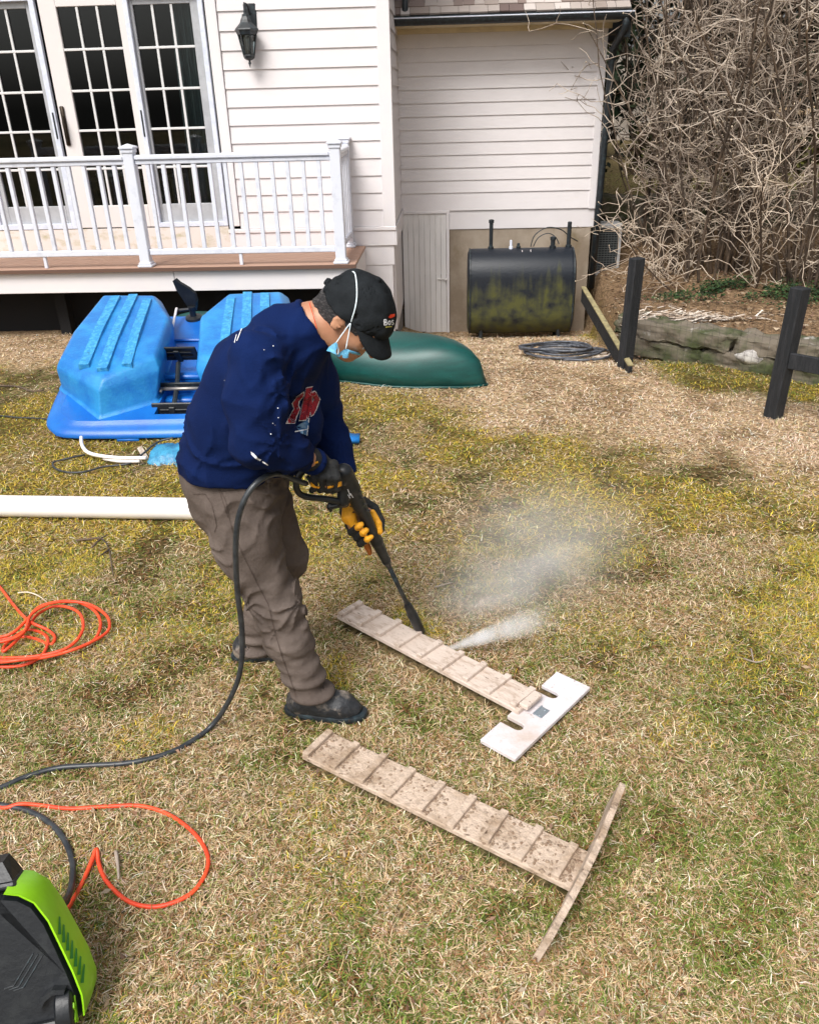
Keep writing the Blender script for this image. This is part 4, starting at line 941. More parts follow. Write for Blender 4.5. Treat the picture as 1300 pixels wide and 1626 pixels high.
# ------------------------------------------------------------------ pressure washer, bottom left
wa = empty('pressure_washer', (-.925, 1.155, .03), 0); wa.rotation_euler = (math.radians(-27), 0, math.radians(12)); wa.scale = (.68, .40, .68); tag(wa, 'lime green and black electric pressure washer standing at the bottom left corner', 'pressure washer')
inner = [(-.02, .47), (.03, .468), (.075, .455), (.115, .425), (.15, .36), (.175, .28), (.205, .18), (.225, .10), (.225, .03), (-.02, .03)]
full = inner[:-1] + [(-x_, z_) for x_, z_ in inner[:-1][::-1]]
mb = MB(); mb.prism(full, lambda a, b: (a * .94, -.15, b * .985), lambda a, b: (a, -.10, b)); mb.prism([(a, b) for a, b in full], lambda a, b: (a, -.0998, b), lambda a, b: (a, .10, b))
fsh = mb.build('front_shell', M['dkplastic'], wa)
def side_band(sg):
    out = [(.04, .50), (.09, .485), (.135, .445), (.17, .375), (.20, .29), (.235, .19), (.252, .11), (.25, .075), (.232, .03)]
    inn = [(.03, .478), (.075, .463), (.118, .43), (.154, .362), (.179, .281), (.209, .181), (.228, .10), (.2285, .075), (.2275, .03)]
    mb = MB(); vs = []
    for (a, b), (c, d_) in zip(out, inn):
        vs += [(sg * c, -.145, d_), (sg * (c + .006), -.15, d_ + .004), (sg * a, -.06, b), (sg * a, .10, b), (sg * c, .10, d_)]
    m_ = len(out)
    mb.add(vs, [(i * 5 + k, i * 5 + k + 1, (i + 1) * 5 + k + 1, (i + 1) * 5 + k) for i in range(m_ - 1) for k in range(4)] + [(0, 1, 2, 3, 4), tuple((m_ - 1) * 5 + k for k in range(5))])
    o = mb.build('side_panel', M['lime'], wa, True, 30)
    so = MB()
    for k in range(7):
        z = .335 - k * .029; xo = np.interp(z, [b for a, b in out][::-1], [a for a, b in out][::-1]); xi = np.interp(z, [b for a, b in inn][::-1], [a for a, b in inn][::-1])
        def sp(y_, zz_):
            t = (y_ + .15) / .09; xo_ = np.interp(zz_, [b for a, b in out][::-1], [a for a, b in out][::-1]); xi_ = np.interp(zz_, [b for a, b in inn][::-1], [a for a, b in inn][::-1]) + .006
            return (sg * (xi_ + (xo_ - xi_) * min(t, 1) + .0045), y_, zz_)
        so.add([sp(-.142, z - .022), sp(-.120, z - .030), sp(-.066, z + .014), sp(-.072, z + .020)], [(0, 1, 2, 3)])
    so.build('vent_slots', M['greencap'], o)
    return o
side_band(1); side_band(-1)
mb = MB(); mb.bbox(-.16, .062, -.10, .10, .478, .50, .008); mb.add([(-.15, -.06, .50), (.05, -.07, .50), (.055, .10, .50), (-.15, .10, .50), (-.13, .0, .56), (.015, -.01, .555), (.02, .10, .56), (-.13, .10, .565)], [(0, 1, 5, 4), (1, 2, 6, 5), (4, 5, 6, 7), (0, 4, 7, 3), (3, 7, 6, 2)])
mb.build('top_handle', M['dkplastic'], wa, False)
mb = MB(); mb.tube([(-.05, -.146, .405), (-.05, -.165, .405)], [.058, .052], 24); mb.build('dial_ring', M['black_metal'], wa, True, 40)
mb = MB(); mb.tube([(-.05, -.1655, .405), (-.05, -.172, .405)], [.042, .038], 24); mb.build('dial', M['greencap'], wa, True, 40)
mb = MB()
for k in range(3):
    T = Matrix.Translation((.03 + k * .014, -.152, .21 - k * .006)); mb.tube([T @ Vector((.07, 0, .06)), T @ Vector((.0, -.001, -.03)), T @ Vector((-.03, 0, -.035))], .0028, 5)
mb.build('moulded_ribs', M['black_metal'], wa)
mb = MB(); mb.box(-.14, -.045, -.1535, -.151, .075, .14); mb.build('label_plate', M['paper'], wa)
mb = MB(); mb.box(-.095, -.065, -.1545, -.1537, .118, .134); mb.build('warning_mark', M['orange_label'], wa)
mb = MB(); mb.box(-.07, -.04, -.1545, -.1537, .078, .082); mb.box(-.12, -.09, -.1545, -.1537, .078, .081); mb.build('label_lines', M['trim'], wa)
mb = MB(); mb.bbox(-.24, .20, -.19, -.152, .0, .045, .01); mb.build('bumper', M['dkplastic'], wa)
for sg in (1, -1):
    mb = MB(); T = Matrix.Translation((sg * .178, -.16, .062)) @ Matrix.Rotation(math.radians(90), 4, 'Y')
    mb.lathe((0, 0, 0), [(.055, -.028), (.068, -.02), (.07, 0), (.068, .02), (.055, .028)], 28, M=T); w_ = mb.build('wheel', M['dkplastic'], wa, True, 40)
    mb = MB()
    for k in range(5):
        T2 = T @ Matrix.Rotation(k * 1.2566, 4, 'Z'); mb.bbox(-.01, .01, .0, .045, .0285 * sg if sg > 0 else -.034, .034 * 1 if sg > 0 else -.0285, .002, T2)
    mb.build('hub_spokes', M['lime'], w_)
mb = MB(); mb.prism([(.09, .115), (.115, .155), (.15, .172), (.19, .165), (.185, .15), (.15, .155), (.125, .14), (.105, .11)], lambda a, b: (a, -.20, b - .02), lambda a, b: (a, -.152, b - .02)); mb.build('wheel_guard', M['dkplastic'], wa, False)

# ------------------------------------------------------------------ chicken ramps
def ramp(name, a, b, width, n, skip, boardm, cleatm, label, grp, lift, clt=.011, first=.02, last=.97):
    a, b = Vector((a[0], a[1], 0)), Vector((b[0], b[1], 0)); d = b - a; L_ = d.length; ang = math.atan2(d.y, d.x)
    r = empty(name, (a.x, a.y, lift), ang); tag(r, label, 'ramp', grp)
    mb = MB(); bm = bmesh.new(); bmesh.ops.create_grid(bm, x_segments=60, y_segments=6, size=.5); bm.free()
    mb.bbox(0, L_, -width / 2, width / 2, 0, .018, .0025); mb.build('board', boardm, r)
    rr = random.Random(len(name) + n)
    for k in range(n):
        u = L_ * (first + (last - first) * k / (n - 1)); T = Matrix.Translation((u, rr.uniform(-.003, .003), .0182)) @ Matrix.Rotation(rr.uniform(-.03, .03), 4, 'Z')
        w = width / 2 - rr.uniform(-.002, .004); mb = MB()
        mb.bbox(-.012, .012, -w, w, 0, clt + .004, .002, T); mb.build('cleat', cleatm, r)
    KEEP_OUT.append((a.x + d.x / 2, a.y + d.y / 2, d.x / L_, d.y / L_, L_ / 2 + .006, width / 2 + .006))
    return r, L_, ang
def mid2(p, q): return ((p[0] + q[0]) / 2, (p[1] + q[1]) / 2)
LF = .035
q0 = mid2(onz(532, 975, LF + .02), onz(572, 956, LF + .02)); q1 = mid2(onz(822, 1131, LF + .02), onz(858, 1097, LF + .02))
ra, LA, AA = ramp('chicken_ramp', q0, q1, .128, 9, None, M['wood_clean'], M['wood_clean'], 'partly washed ramp with crosswise cleats, joined to the white notched panel under the spray nozzle', 'chicken coop ramps', LF)
p4_, p1_, p2_, p3_ = [np.array(onz(a, b, LF))[:2] for a, b in ((762, 1174), (884, 1066), (936, 1092), (822, 1210))]
ux = (p1_ - p4_); LW = np.linalg.norm(ux); ux /= LW; uy = np.array([ux[1], -ux[0]]); PW = float(np.dot(p2_ - p1_, uy))
def notched(LW, PW, n1, n2, nd, nw, rec):
    """panel outline: long edge with two round-ended slots; u along, v across"""
    o = [(0, 0)]
    for c in (n1, n2):
        o += [(c - nw, 0), (c - nw, nd - nw)]
        for k in range(1, 6): an = math.pi - math.pi * k / 6; o.append((c + nw * math.cos(an), nd - nw + nw * math.sin(an)))
        o += [(c + nw, nd - nw), (c + nw, 0)]
    o += [(LW, 0), (LW, PW), (0, PW)]
    return o
pn = notched(LW, PW, LW * .285, LW * .74, PW * .56, .019, 0)
mb = MB(); th = .017
mb.prism(pn, lambda a, b: (p4_[0] + ux[0] * a + uy[0] * b, p4_[1] + ux[1] * a + uy[1] * b, LF - .017), lambda a, b: (p4_[0] + ux[0] * a + uy[0] * b, p4_[1] + ux[1] * a + uy[1] * b, LF - .0005))
o = mb.build('end_panel', M['wood_white']); bv = o.modifiers.new('b', 'BEVEL'); bv.width = .002; bv.segments = 1
o.parent = ra; o.matrix_parent_inverse = (Matrix.Translation(ra.location) @ Matrix.Rotation(AA, 4, 'Z')).inverted(); o['label'] = 'clean white notched end panel'
cc = (p4_ + ux * LW / 2 + uy * PW / 2); KEEP_OUT.append((cc[0], cc[1], ux[0], ux[1], LW / 2 + .004, PW / 2 + .004))
# hinge plate and joining block
mb = MB(); h0 = Vector((LA, 0, 0)); mb.bbox(LA - .012, LA + .022, -.045, .045, .0184, .036, .003); mb.build('joining_block', M['wood_clean'], ra)
mb = MB(); mb.bbox(LA + .035, LA + .068, -.028, .024, .0003, .003, .001); mb.tube([(LA + .036, -.028, .004), (LA + .036, .024, .004)], .003, 8)
for (a, b) in ((.055, -.018), (.055, .014)): mb.lathe((LA + a, b, 0), [(.004, .003), (.003, .0045)], 8)
mb.build('hinge', mat('steel hinge', (.35, .4, .44), .4, metal=.6), ra)
q0 = mid2(onz(480, 1198, LF + .01), onz(520, 1156, LF + .02)); q1 = mid2(onz(905, 1408, LF + .01), onz(938, 1350, LF + .02))
rb, LB, AB = ramp('chicken_ramp', q0, q1, .135, 9, None, M['wood_dirty'], M['wood_dirty'], 'mud caked ramp with crosswise cleats nearest the camera, its end panel standing on edge', 'chicken coop ramps', LF - .01, .010, .015, .95)
# its panel stands on edge across the end, leaning a little
t1_, t2_ = onz(872, 1488, .115), onz(989, 1243, .125); sd_ = t2_ - t1_; SL = float(np.linalg.norm(sd_)); sd_ /= SL
vr = (t1_ + t2_) / 2 - _C; vr /= np.linalg.norm(vr); dn_ = vr - sd_ * np.dot(vr, sd_); dn_ /= np.linalg.norm(dn_); dn_ = dn_ + np.cross(dn_, sd_) * -.06; sn = np.cross(sd_, dn_); sn /= np.linalg.norm(sn)
if sn[0] < 0: sn = -sn
dz_ = t1_[2] / -dn_[2]
mb = MB()
def bow(a): return .010 * math.sin(math.pi * a / SL)
pn2 = notched(SL, dz_, SL * .285, SL * .74, .07, .019, 0)
def pp(a, b, o): q = t1_ + sd_ * a + dn_ * (dz_ - b) + sn * (bow(a) + o); return (q[0], q[1], q[2] - .004)
mb.prism([(SL * k / 24, dz_ + .003 * math.sin(k * 1.7)) for k in range(25)] + [(a, b) for a, b in pn2[-1::-1] if b < dz_ - .005], lambda a, b: pp(a, b, -.009), lambda a, b: pp(a, b, .009))
o = mb.build('end_panel', M['wood_dirty']); o.parent = rb; o.matrix_parent_inverse = (Matrix.Translation(rb.location) @ Matrix.Rotation(AB, 4, 'Z')).inverted(); o['label'] = 'muddy end panel standing on its long edge'
# mud and droppings caked on the ramp
mb = MB(); rr = random.Random(5)
for k in range(420):
    u = rr.uniform(.02, LB - .01); v = rr.uniform(-.062, .062)
    if rr.random() < .5: u = LB * (.015 + .935 * rr.randrange(9) / 8) + rr.uniform(.010, .024)
    if rr.random() < .15: u = LB - abs(rr.gauss(0, .05)) - .01
    s = rr.uniform(.002, .0065); a_ = rr.random() * 6; n = 5
    vs = [(u + s * rr.uniform(.7, 1.5) * math.cos(a_ + i * 1.256), v + s * rr.uniform(.7, 1.5) * math.sin(a_ + i * 1.256), .018) for i in range(n)] + [(u, v, .0185 + s * rr.uniform(.4, .9))]
    mb.add(vs, [(i, (i + 1) % n, n) for i in range(n)])
o = mb.build('mud_crumbs', mat('mud', (.20, .13, .085), .95, (.33, .25, .18), 60, bump=.5), rb); o['kind'] = 'stuff'

# ------------------------------------------------------------------ twigs on the lawn
def twig(pts, r, label, m='twig_dark'):
    mb = MB(); 
    for p in pts: g = catmull(gpts(p, .02), 4); mb.tube(g, [r * (1 - .6 * i / len(g)) for i in range(len(g))], 6)
    return tag(mb.build('twig', M[m], None, True), label, 'twig')
twig([[(120, 857), (140, 855), (160, 854), (172, 868), (176, 890), (179, 912)], [(146, 868), (158, 856), (170, 848)], [(172, 872), (160, 880)]], .006, 'forked grey twig lying between the white pipe and the orange coil')
twig([[(184, 1352), (187, 1375), (188, 1395)]], .006, 'short stubby stick lying inside the orange cord loop', 'twig')
twig([[(28, 940), (45, 939), (62, 945), (75, 956)]], .004, 'thin pale curved twig just behind the orange cord coil', 'twig_pale')
twig([[(760, 802), (778, 812)], [(770, 800), (776, 806)]], .004, 'small dark twig on the lawn above the drifting spray')
twig([[(690, 932), (718, 924)], [(600, 1010)] * 2][:1], .004, 'small straight twig left of the spray mist', 'twig')
twig([[(1180, 1046), (1200, 1052), (1216, 1048)], [(1192, 1030), (1196, 1050)]], .004, 'little branching twig at the right of the lawn', 'twig')

# fallen leaves and bits
rg = np.random.default_rng(3); n = 16000; y = np.concatenate([rg.uniform(.9, 9.5, 5200), rg.uniform(6.2, 10.6, 10800)]); x = rg.uniform(-1, 1, n) * (.45 + .62 * y)
onbank = bank_mask(x, y)[0] > .5; keep = ~blocked(x, y) & ~in_house(x, y) & (onbank | (rg.random(n) < np.where(y < 3, .62, .10))); x, y = x[keep], y[keep]; n = len(x)
z = zg(x, y) + .012 + .02 * rg.random(n); az = rg.uniform(0, 6.28, n); s = rg.uniform(.005, .015, n) * np.where(y > 6, 2.0, 1); asp = rg.uniform(.18, .45, n); tl = rg.normal(0, .45, n)
ux_ = np.stack([np.cos(az), np.sin(az), 0 * az], 1); uy_ = np.stack([-np.sin(az) * np.cos(tl), np.cos(az) * np.cos(tl), np.sin(tl)], 1); c = np.stack([x, y, z], 1); S_ = s[:, None]; A_ = asp[:, None]; curl = np.array([[0, 0, 1.]]) * S_ * rg.uniform(-.5, .7, (n, 1))
vs = np.concatenate([c - ux_ * S_ + curl, c + uy_ * S_ * A_, c + ux_ * S_ + curl, c - uy_ * S_ * A_], 0); k = np.arange(n)
me = np_mesh('fallen_leaves', vs, [np.stack([k, k + n, k + 2 * n], 1), np.stack([k, k + 2 * n, k + 3 * n], 1)])
pal = np.array([(.42, .30, .19), (.30, .18, .10), (.52, .41, .29), (.18, .10, .06), (.26, .16, .11)]); cl = pal[rg.integers(0, 5, n)] * rg.uniform(.5, 1.2, (n, 1)) * np.where(y > 6, .72, 1.)[:, None]; set_face_cols(me, np.concatenate([cl, cl]))
tag(link('fallen_leaves', me, M['leaf']), 'brown dead leaves scattered over the lawn and the bank', 'dead leaves', kind='stuff')

rg = np.random.default_rng(12); n = 9000; cx = rg.choice([3.05, 3.5, 4.1, 2.75, 4.7], n); cy = np.where(cx < 3.2, 7.6, 7.3) + (cx > 4) * .1; x = cx + rg.normal(0, .22, n); y = cy + rg.normal(0, .20, n); kp = (bank_mask(x, y)[0] > .9) & (fbm2(x, y, 6., 70) > .48); x, y = x[kp], y[kp]; n = len(x)
c = np.stack([x, y, zg(x, y) + .01 + .07 * rg.random(n)], 1); a_ = rg.normal(size=(n, 3)) * [1, 1, .4]; a_ /= np.linalg.norm(a_, axis=1)[:, None]; b_ = np.cross(a_, [0, 0, 1.]) + rg.normal(0, .3, (n, 3)); b_ /= np.linalg.norm(b_, axis=1)[:, None]; s_ = rg.uniform(.008, .018, (n, 1))
me = np_mesh('ivy', np.concatenate([c - a_ * s_, c + b_ * s_ * .8, c + a_ * s_, c - b_ * s_ * .8]), np.stack([np.arange(n) + k * n for k in range(4)], 1)); set_face_cols(me, np.array([(.03, .06, .02), (.05, .09, .03), (.02, .04, .018)])[rg.integers(0, 3, n)] * rg.uniform(.6, 1.4, (n, 1)))
tag(link('ivy', me, M['leaf']), 'low dark green ivy creeping over the litter above the stone wall', 'ivy', kind='stuff')
n = 420; cc_ = onz(1075, 500, .30); x = cc_[0] + rg.normal(0, .28, n); y = cc_[1] + .05 + np.abs(rg.normal(0, .13, n)); az = rg.normal(.2, .6, n); ln = rg.uniform(.03, .11, n); w_ = rg.uniform(.003, .009, n); z = zg(x, y) + .012 + .03 * rg.random(n)
d_ = np.stack([np.cos(az), np.sin(az), rg.normal(0, .15, n)], 1); s_ = np.stack([-np.sin(az), np.cos(az), 0 * az], 1); c = np.stack([x, y, z], 1)
me = np_mesh('dry_reeds', np.concatenate([c - d_ * ln[:, None] - s_ * w_[:, None], c + d_ * ln[:, None] - s_ * w_[:, None], c + d_ * ln[:, None] + s_ * w_[:, None], c - d_ * ln[:, None] + s_ * w_[:, None]]), np.stack([np.arange(n) + k * n for k in range(4)], 1)); set_face_cols(me, np.array([(.75, .68, .6), (.55, .45, .36), (.4, .3, .22)])[rg.integers(0, 3, n)])
tag(link('dry_reeds', me, M['leaf']), 'pale broken dry leaf strips heaped on top of the stone wall', 'dry stalks', kind='stuff')

# ------------------------------------------------------------------ bare shrubs
def shrub_meshes(seed, nst, height, spread):
    """stems, branches, buds as numpy tube meshes"""
    rg = np.random.default_rng(seed); stems = []; br = []; buds = []
    def walk(p, d, L_, seg, wob, pull, r0, r1, out):
        pts = [p.copy()]; d = d / np.linalg.norm(d)
        for i in range(seg):
            d = d + rg.normal(0, wob, 3) + np.array([0, 0, pull]); d /= np.linalg.norm(d); p = p + d * L_ / seg; pts.append(p.copy())
        out.append((np.array(pts), np.linspace(r0, r1, seg + 1))); return pts, d
    for s in range(nst):
        az = rg.uniform(0, 6.28); tilt = abs(rg.normal(.18, .16)) * spread; d = np.array([math.cos(az) * tilt, math.sin(az) * tilt, 1.]); p = np.array([math.cos(az), math.sin(az), 0]) * rg.uniform(0, .28) + np.array([0, 0, -.1])
        L_ = height * rg.uniform(.6, 1.1); pts, _ = walk(p, d, L_, 14, .08, .01, rg.uniform(.008, .019), .0035, stems)
        for i in range(1 if spread > 2 else 3, 14):
            for _ in range(rg.integers(1, 3)):
                a2 = rg.uniform(0, 6.28); el = rg.uniform(-.1, 1.25); dd = np.array([math.cos(a2) * math.cos(el), math.sin(a2) * math.cos(el), math.sin(el)])
                bp_, _ = walk(pts[i], dd, rg.uniform(.25, .85), 6, .28, rg.choice([.06, -.10, .0]), .0062, .0034, br)
                for j in range(1, 7):
                    if rg.random() < .46:
                        a3 = rg.uniform(0, 6.28); e3 = rg.uniform(-.6, 1.1); d3 = np.array([math.cos(a3) * math.cos(e3), math.sin(a3) * math.cos(e3), math.sin(e3)])
                        tp, _ = walk(bp_[j], d3, rg.uniform(.08, .32), 4, .30, .03, .0042, .0026, br)
                        if rg.random() < .22: buds.append(tp[-1])
    def tubes(lst, n=3):
        V_ = []; F_ = []; b = 0
        for pts, rs in lst:
            m = len(pts); t = np.gradient(pts, axis=0); t /= np.linalg.norm(t, axis=1)[:, None] + 1e-9; a = np.cross(t, [.3, .5, .81]); a /= np.linalg.norm(a, axis=1)[:, None] + 1e-9; c = np.cross(t, a)
            an = 2 * np.pi * np.arange(n) / n; v = pts[:, None, :] + (a[:, None, :] * np.cos(an)[None, :, None] + c[:, None, :] * np.sin(an)[None, :, None]) * rs[:, None, None]
            V_.append(v.reshape(-1, 3)); i, k = np.meshgrid(np.arange(m - 1), np.arange(n), indexing='ij'); i = i.ravel(); k = k.ravel()
            F_.append(np.stack([b + i * n + k, b + i * n + (k + 1) % n, b + (i + 1) * n + (k + 1) % n, b + (i + 1) * n + k], 1)); b += m * n
        return np.concatenate(V_), np.concatenate(F_)
    sv, sf = tubes(stems, 5); bv_, bf = tubes(br, 3)
    bu = np.array(buds); o6 = np.array([(1, 0, 0), (-1, 0, 0), (0, 1, 0), (0, -1, 0), (0, 0, 1.5), (0, 0, -1.5)]) * .008
    bvx = (bu[:, None, :] + o6[None]).reshape(-1, 3); kk = np.arange(len(bu)) * 6; bff = np.concatenate([np.stack([kk + a, kk + b, kk + c], 1) for a, b, c in ((0, 2, 4), (2, 1, 4), (1, 3, 4), (3, 0, 4), (2, 0, 5), (1, 2, 5), (3, 1, 5), (0, 3, 5))])
    return np_mesh('stems', sv, sf), np_mesh('twigs', bv_, bf), np_mesh('buds', bvx, bff)
SH = [shrub_meshes(31 + k, (24, 22, 22, 6, 20)[k], (3.9, 4.3, 3.7, 2.0, 4.2)[k], (.8, 1.0, 1.1, 2.6, .35)[k]) for k in range(5)]
shrub_spots = [ # x, y, kind, rot, scale, twig material, label
    (3.12, 8.35, 0, .3, 1.0, 'twig', 'tall bare shrub nearest the house corner, its twigs crossing the siding'),
    (2.86, 8.9, 4, 2.6, .95, 'twig', 'narrow upright bare shrub filling the gap between the downspout and the thicket'),
    (3.05, 10.0, 4, 2.0, 1.0, 'twig_dark', 'narrow dark stemmed bare shrub behind the condenser'),
    (3.75, 7.75, 1, 1.9, 1.0, 'twig', 'tall bare shrub with a dark stem clump above the right-hand fence post'),
    (4.75, 7.9, 2, 4.0, 1.15, 'twig', 'dense bare shrub at the right edge of the picture'),
    (5.5, 9.2, 1, .9, 1.15, 'twig_dark', 'bare shrub at the far right of the back row'),
    (3.9, 10.1, 4, 4.2, 1.1, 'twig_dark', 'bare shrub rising behind the tall shrub nearest the house corner'),
    (3.35, 7.95, 3, .5, .85, 'twig_pale', 'low spreading pale twigged bush behind the left-hand fence post'),
    (4.35, 7.45, 3, 2.6, .9, 'twig_pale', 'low pale arching bush over the lichen stone of the wall'),
    (2.85, 8.35, 3, 4.4, .8, 'twig_pale', 'small pale twiggy bush between the condenser and the left-hand fence post'),
    (6.3, 8.3, 0, 2.0, 1.1, 'twig', 'bare shrub just beyond the right edge of the picture'),
]
for x_, y_, k, rz, sc, tm, lab in shrub_spots:
    r = empty('bare_shrub', (x_, y_, zz(x_, y_) - .02), rz); r.scale = (sc, sc, sc); tag(r, lab, 'shrub', 'bare shrubs on the bank')
    a, b, c = SH[k]
    for nm, me_, mm in (('stems', a, 'twig_dark'), ('twigs', b, tm), ('buds', c, 'bud')):
        o = bpy.data.objects.new(nm, me_); COL.objects.link(o); o.parent = r
        if nm == 'buds': o['kind'] = 'stuff'
        if not me_.materials: me_.materials.append(M[mm])
        o.material_slots[0].link = 'OBJECT'; o.material_slots[0].material = M[mm]

# ------------------------------------------------------------------ beyond: hedge, pale building, evergreens
def leaf_cloud(name, n, fn, size, cols, seed):
    rg = np.random.default_rng(seed); c = fn(rg, n); n = len(c)
    a = rg.normal(size=(n, 3)); a /= np.linalg.norm(a, axis=1)[:, None]; b = np.cross(a, rg.normal(size=(n, 3))); b /= np.linalg.norm(b, axis=1)[:, None]; s = rg.uniform(.6, 1.4, (n, 1)) * size
    vs = np.concatenate([c - a * s, c + b * s * .45, c + a * s, c - b * s * .45]); k = np.arange(n); me = np_mesh(name, vs, np.stack([k, k + n, k + 2 * n, k + 3 * n], 1))
    cc = np.array(cols)[rg.integers(0, len(cols), n)] * rg.uniform(.6, 1.4, (n, 1)); set_face_cols(me, cc); return me
def crown(rg, n):
    out = []
    cl = 70; t = rg.random(cl); hz = .8 + 8.2 * t; R = 2.0 * (1 - t) ** .7 + .35; az = rg.uniform(0, 6.28, cl); cr_ = R * rg.uniform(.5, 1.05, cl)
    ctr = np.stack([np.cos(az) * cr_, np.sin(az) * cr_, hz], 1); i = rg.integers(0, cl, n); return ctr[i] + rg.normal(size=(n, 3)) * np.array([.42, .42, .28])
TREES = [leaf_cloud('crown', 16000, crown, .10, [(.006, .012, .006), (.010, .020, .008), (.018, .028, .012), (.016, .014, .010)], 60 + k) for k in range(2)]
tree_spots = [(1.0, 15.2, 0, .0, 1.0, 'dark evergreen tree just past the end of the shingled roof'), (6.0, 15.5, 1, 1.0, 1.05, 'dark evergreen tree directly behind the middle of the thicket'), (8.2, 14.5, 0, 2.0, 1.1, 'dark evergreen tree behind the right end of the thicket'), (10.6, 16, 1, 3.3, 1.1, 'dark evergreen tree farthest right behind the thicket'), (7.3, 24, 0, 4.0, 1.2, 'distant evergreen tree showing past the pale building'), (4.3, 26, 1, 5, 1.2, 'distant evergreen tree behind the pale building'), (11.5, 24, 0, 1.5, 1.3, 'distant evergreen tree at the far right')]
for x_, y_, k, rz, sc, lab in tree_spots:
    r = empty('evergreen_tree', (x_, y_, zz(x_, y_)), rz); r.scale = (sc, sc, sc); tag(r, lab, 'tree', 'evergreens beyond the garden')
    o = bpy.data.objects.new('crown', TREES[k]); COL.objects.link(o); o.parent = r
    if not TREES[k].materials: TREES[k].materials.append(M['evergreen'])
    if k not in globals().setdefault('TRK', {}):
        mb = MB(); mb.tube([(0, 0, -.2), (.03, .02, 2), (0, .05, 5), (0, 0, 8.5)], [.16, .13, .08, .02], 9)
        rr = random.Random(k)
        for j in range(16):
            a_ = rr.random() * 6.28; h = 1 + j * .42; mb.tube([(0, 0, h), (math.cos(a_) * .8, math.sin(a_) * .8, h + .15), (math.cos(a_) * 1.5, math.sin(a_) * 1.5, h + .1)], [.04, .025, .01], 5)
        TRK[k] = mb.build('trunk', M['bark'], r, True).data
    else:
        o = bpy.data.objects.new('trunk', TRK[k]); COL.objects.link(o); o.parent = r
def hedge_pts(rg, n): return np.stack([rg.uniform(-5, 9, n), rg.normal(0, .25, n), rg.uniform(0, .62, n) + .08 * np.sin(rg.uniform(0, 60, n))], 1)
hm = leaf_cloud('garden_hedge', 26000, hedge_pts, .06, [(.03, .035, .012), (.05, .04, .02), (.08, .05, .03), (.09, .09, .02)], 77); hm.materials.append(M['evergreen'])
ho = bpy.data.objects.new('garden_hedge', hm); COL.objects.link(ho); ho.location = (8.5, 13.2, .82); tag(ho, 'low clipped dark hedge across the back of the green terrace', 'hedge')
fb = empty('pale_outbuilding', (5.6, 21, 0)); tag(fb, 'pale stone building glimpsed between the house corner and the thicket', 'building')
mb = MB(); mb.box(-2.4, 2.2, 0, 4, .2, 2.2); mb.build('wall', M['palestone'], fb)
mb = MB(); mb.prism([(-2.7, 2.2), (2.5, 2.2), (2.0, 2.7), (-2.2, 2.7)], lambda a, b: (a, -.3, b), lambda a, b: (a, 4.3, b)); mb.build('roof', M['palestone'], fb)
for u in (-1.4, .9):
    mb = MB(); mb.box(u - .3, u + .3, -.02, 0.01, 1.1, 1.9); w_ = mb.build('window', M['dark_void'], fb); mb = MB(); frame_rect(mb, u - .35, u + .35, 1.05, 1.95, .05, -.05, -.021); mb.build('frame', M['sash'], w_)

# ------------------------------------------------------------------ the man
man = empty('person', (-.42, 2.36, 0)); tag(man, 'man in navy sweatshirt, black cap and brown trousers bending over to spray the ramp', 'person')
def man_child(o): o.parent = man; o.matrix_parent_inverse = Matrix.Translation(man.location).inverted(); return o
A = np.array
FW = A([math.cos(math.radians(-20)), math.sin(math.radians(-20)), 0]); LFT = A([-FW[1], FW[0], 0])
pelv = P(384, 778, 2.40); waist = P(374, 722, 2.39); mid = P(387, 655, 2.37); chest = P(422, 590, 2.35); upch = P(465, 542, 2.34); neckb = P(492, 520, 2.34)
shR, elR, wrR = P(410, 572, 2.17), P(408, 698, 2.10), P(496, 732, 2.23)
shL, elL, wrL = P(484, 565, 2.50), P(507, 655, 2.56), P(552, 765, 2.47)
hipR, thR, knR, shnR, anR = P(374, 795, 2.31), P(396, 865, 2.28), P(432, 945, 2.26), P(456, 1015, 2.24), P(490, 1092, 2.22)
hipL, knL, shnL, anL = P(404, 795, 2.49), P(450, 882, 2.50), P(424, 955, 2.54), P(404, 1022, 2.56)
hR, tR = onz(470, 1130, .0), onz(566, 1138, .0); hL, tL = onz(384, 1045, 0), onz(450, 1040, 0)
# gun axis
gA, gN = P(546, 752, 2.33), P(669, 1006, 2.645)
gd = gN - gA; gL = np.linalg.norm(gd); gd = gd / gL
def online(px, py):
    v = ray(px, py); n_ = np.cross(v, np.cross(gd, v)); t = np.dot(_C - gA, n_) / np.dot(gd, n_); return gA + gd * t
# head frame
HA = math.radians(-24); F0 = A([math.cos(HA), math.sin(HA), 0]); Z0 = A([0, 0, 1.]); hl = A([-F0[1], F0[0], 0])
PT = math.radians(50); hf = F0 * math.cos(PT) - Z0 * math.sin(PT); hu = F0 * math.sin(PT) + Z0 * math.cos(PT); HC = P(561, 507, 2.31)
def hd(a, b, c): return HC + hf * a + hl * b + hu * c      # forward, left, up
HR = np.stack([hf, hl, hu])
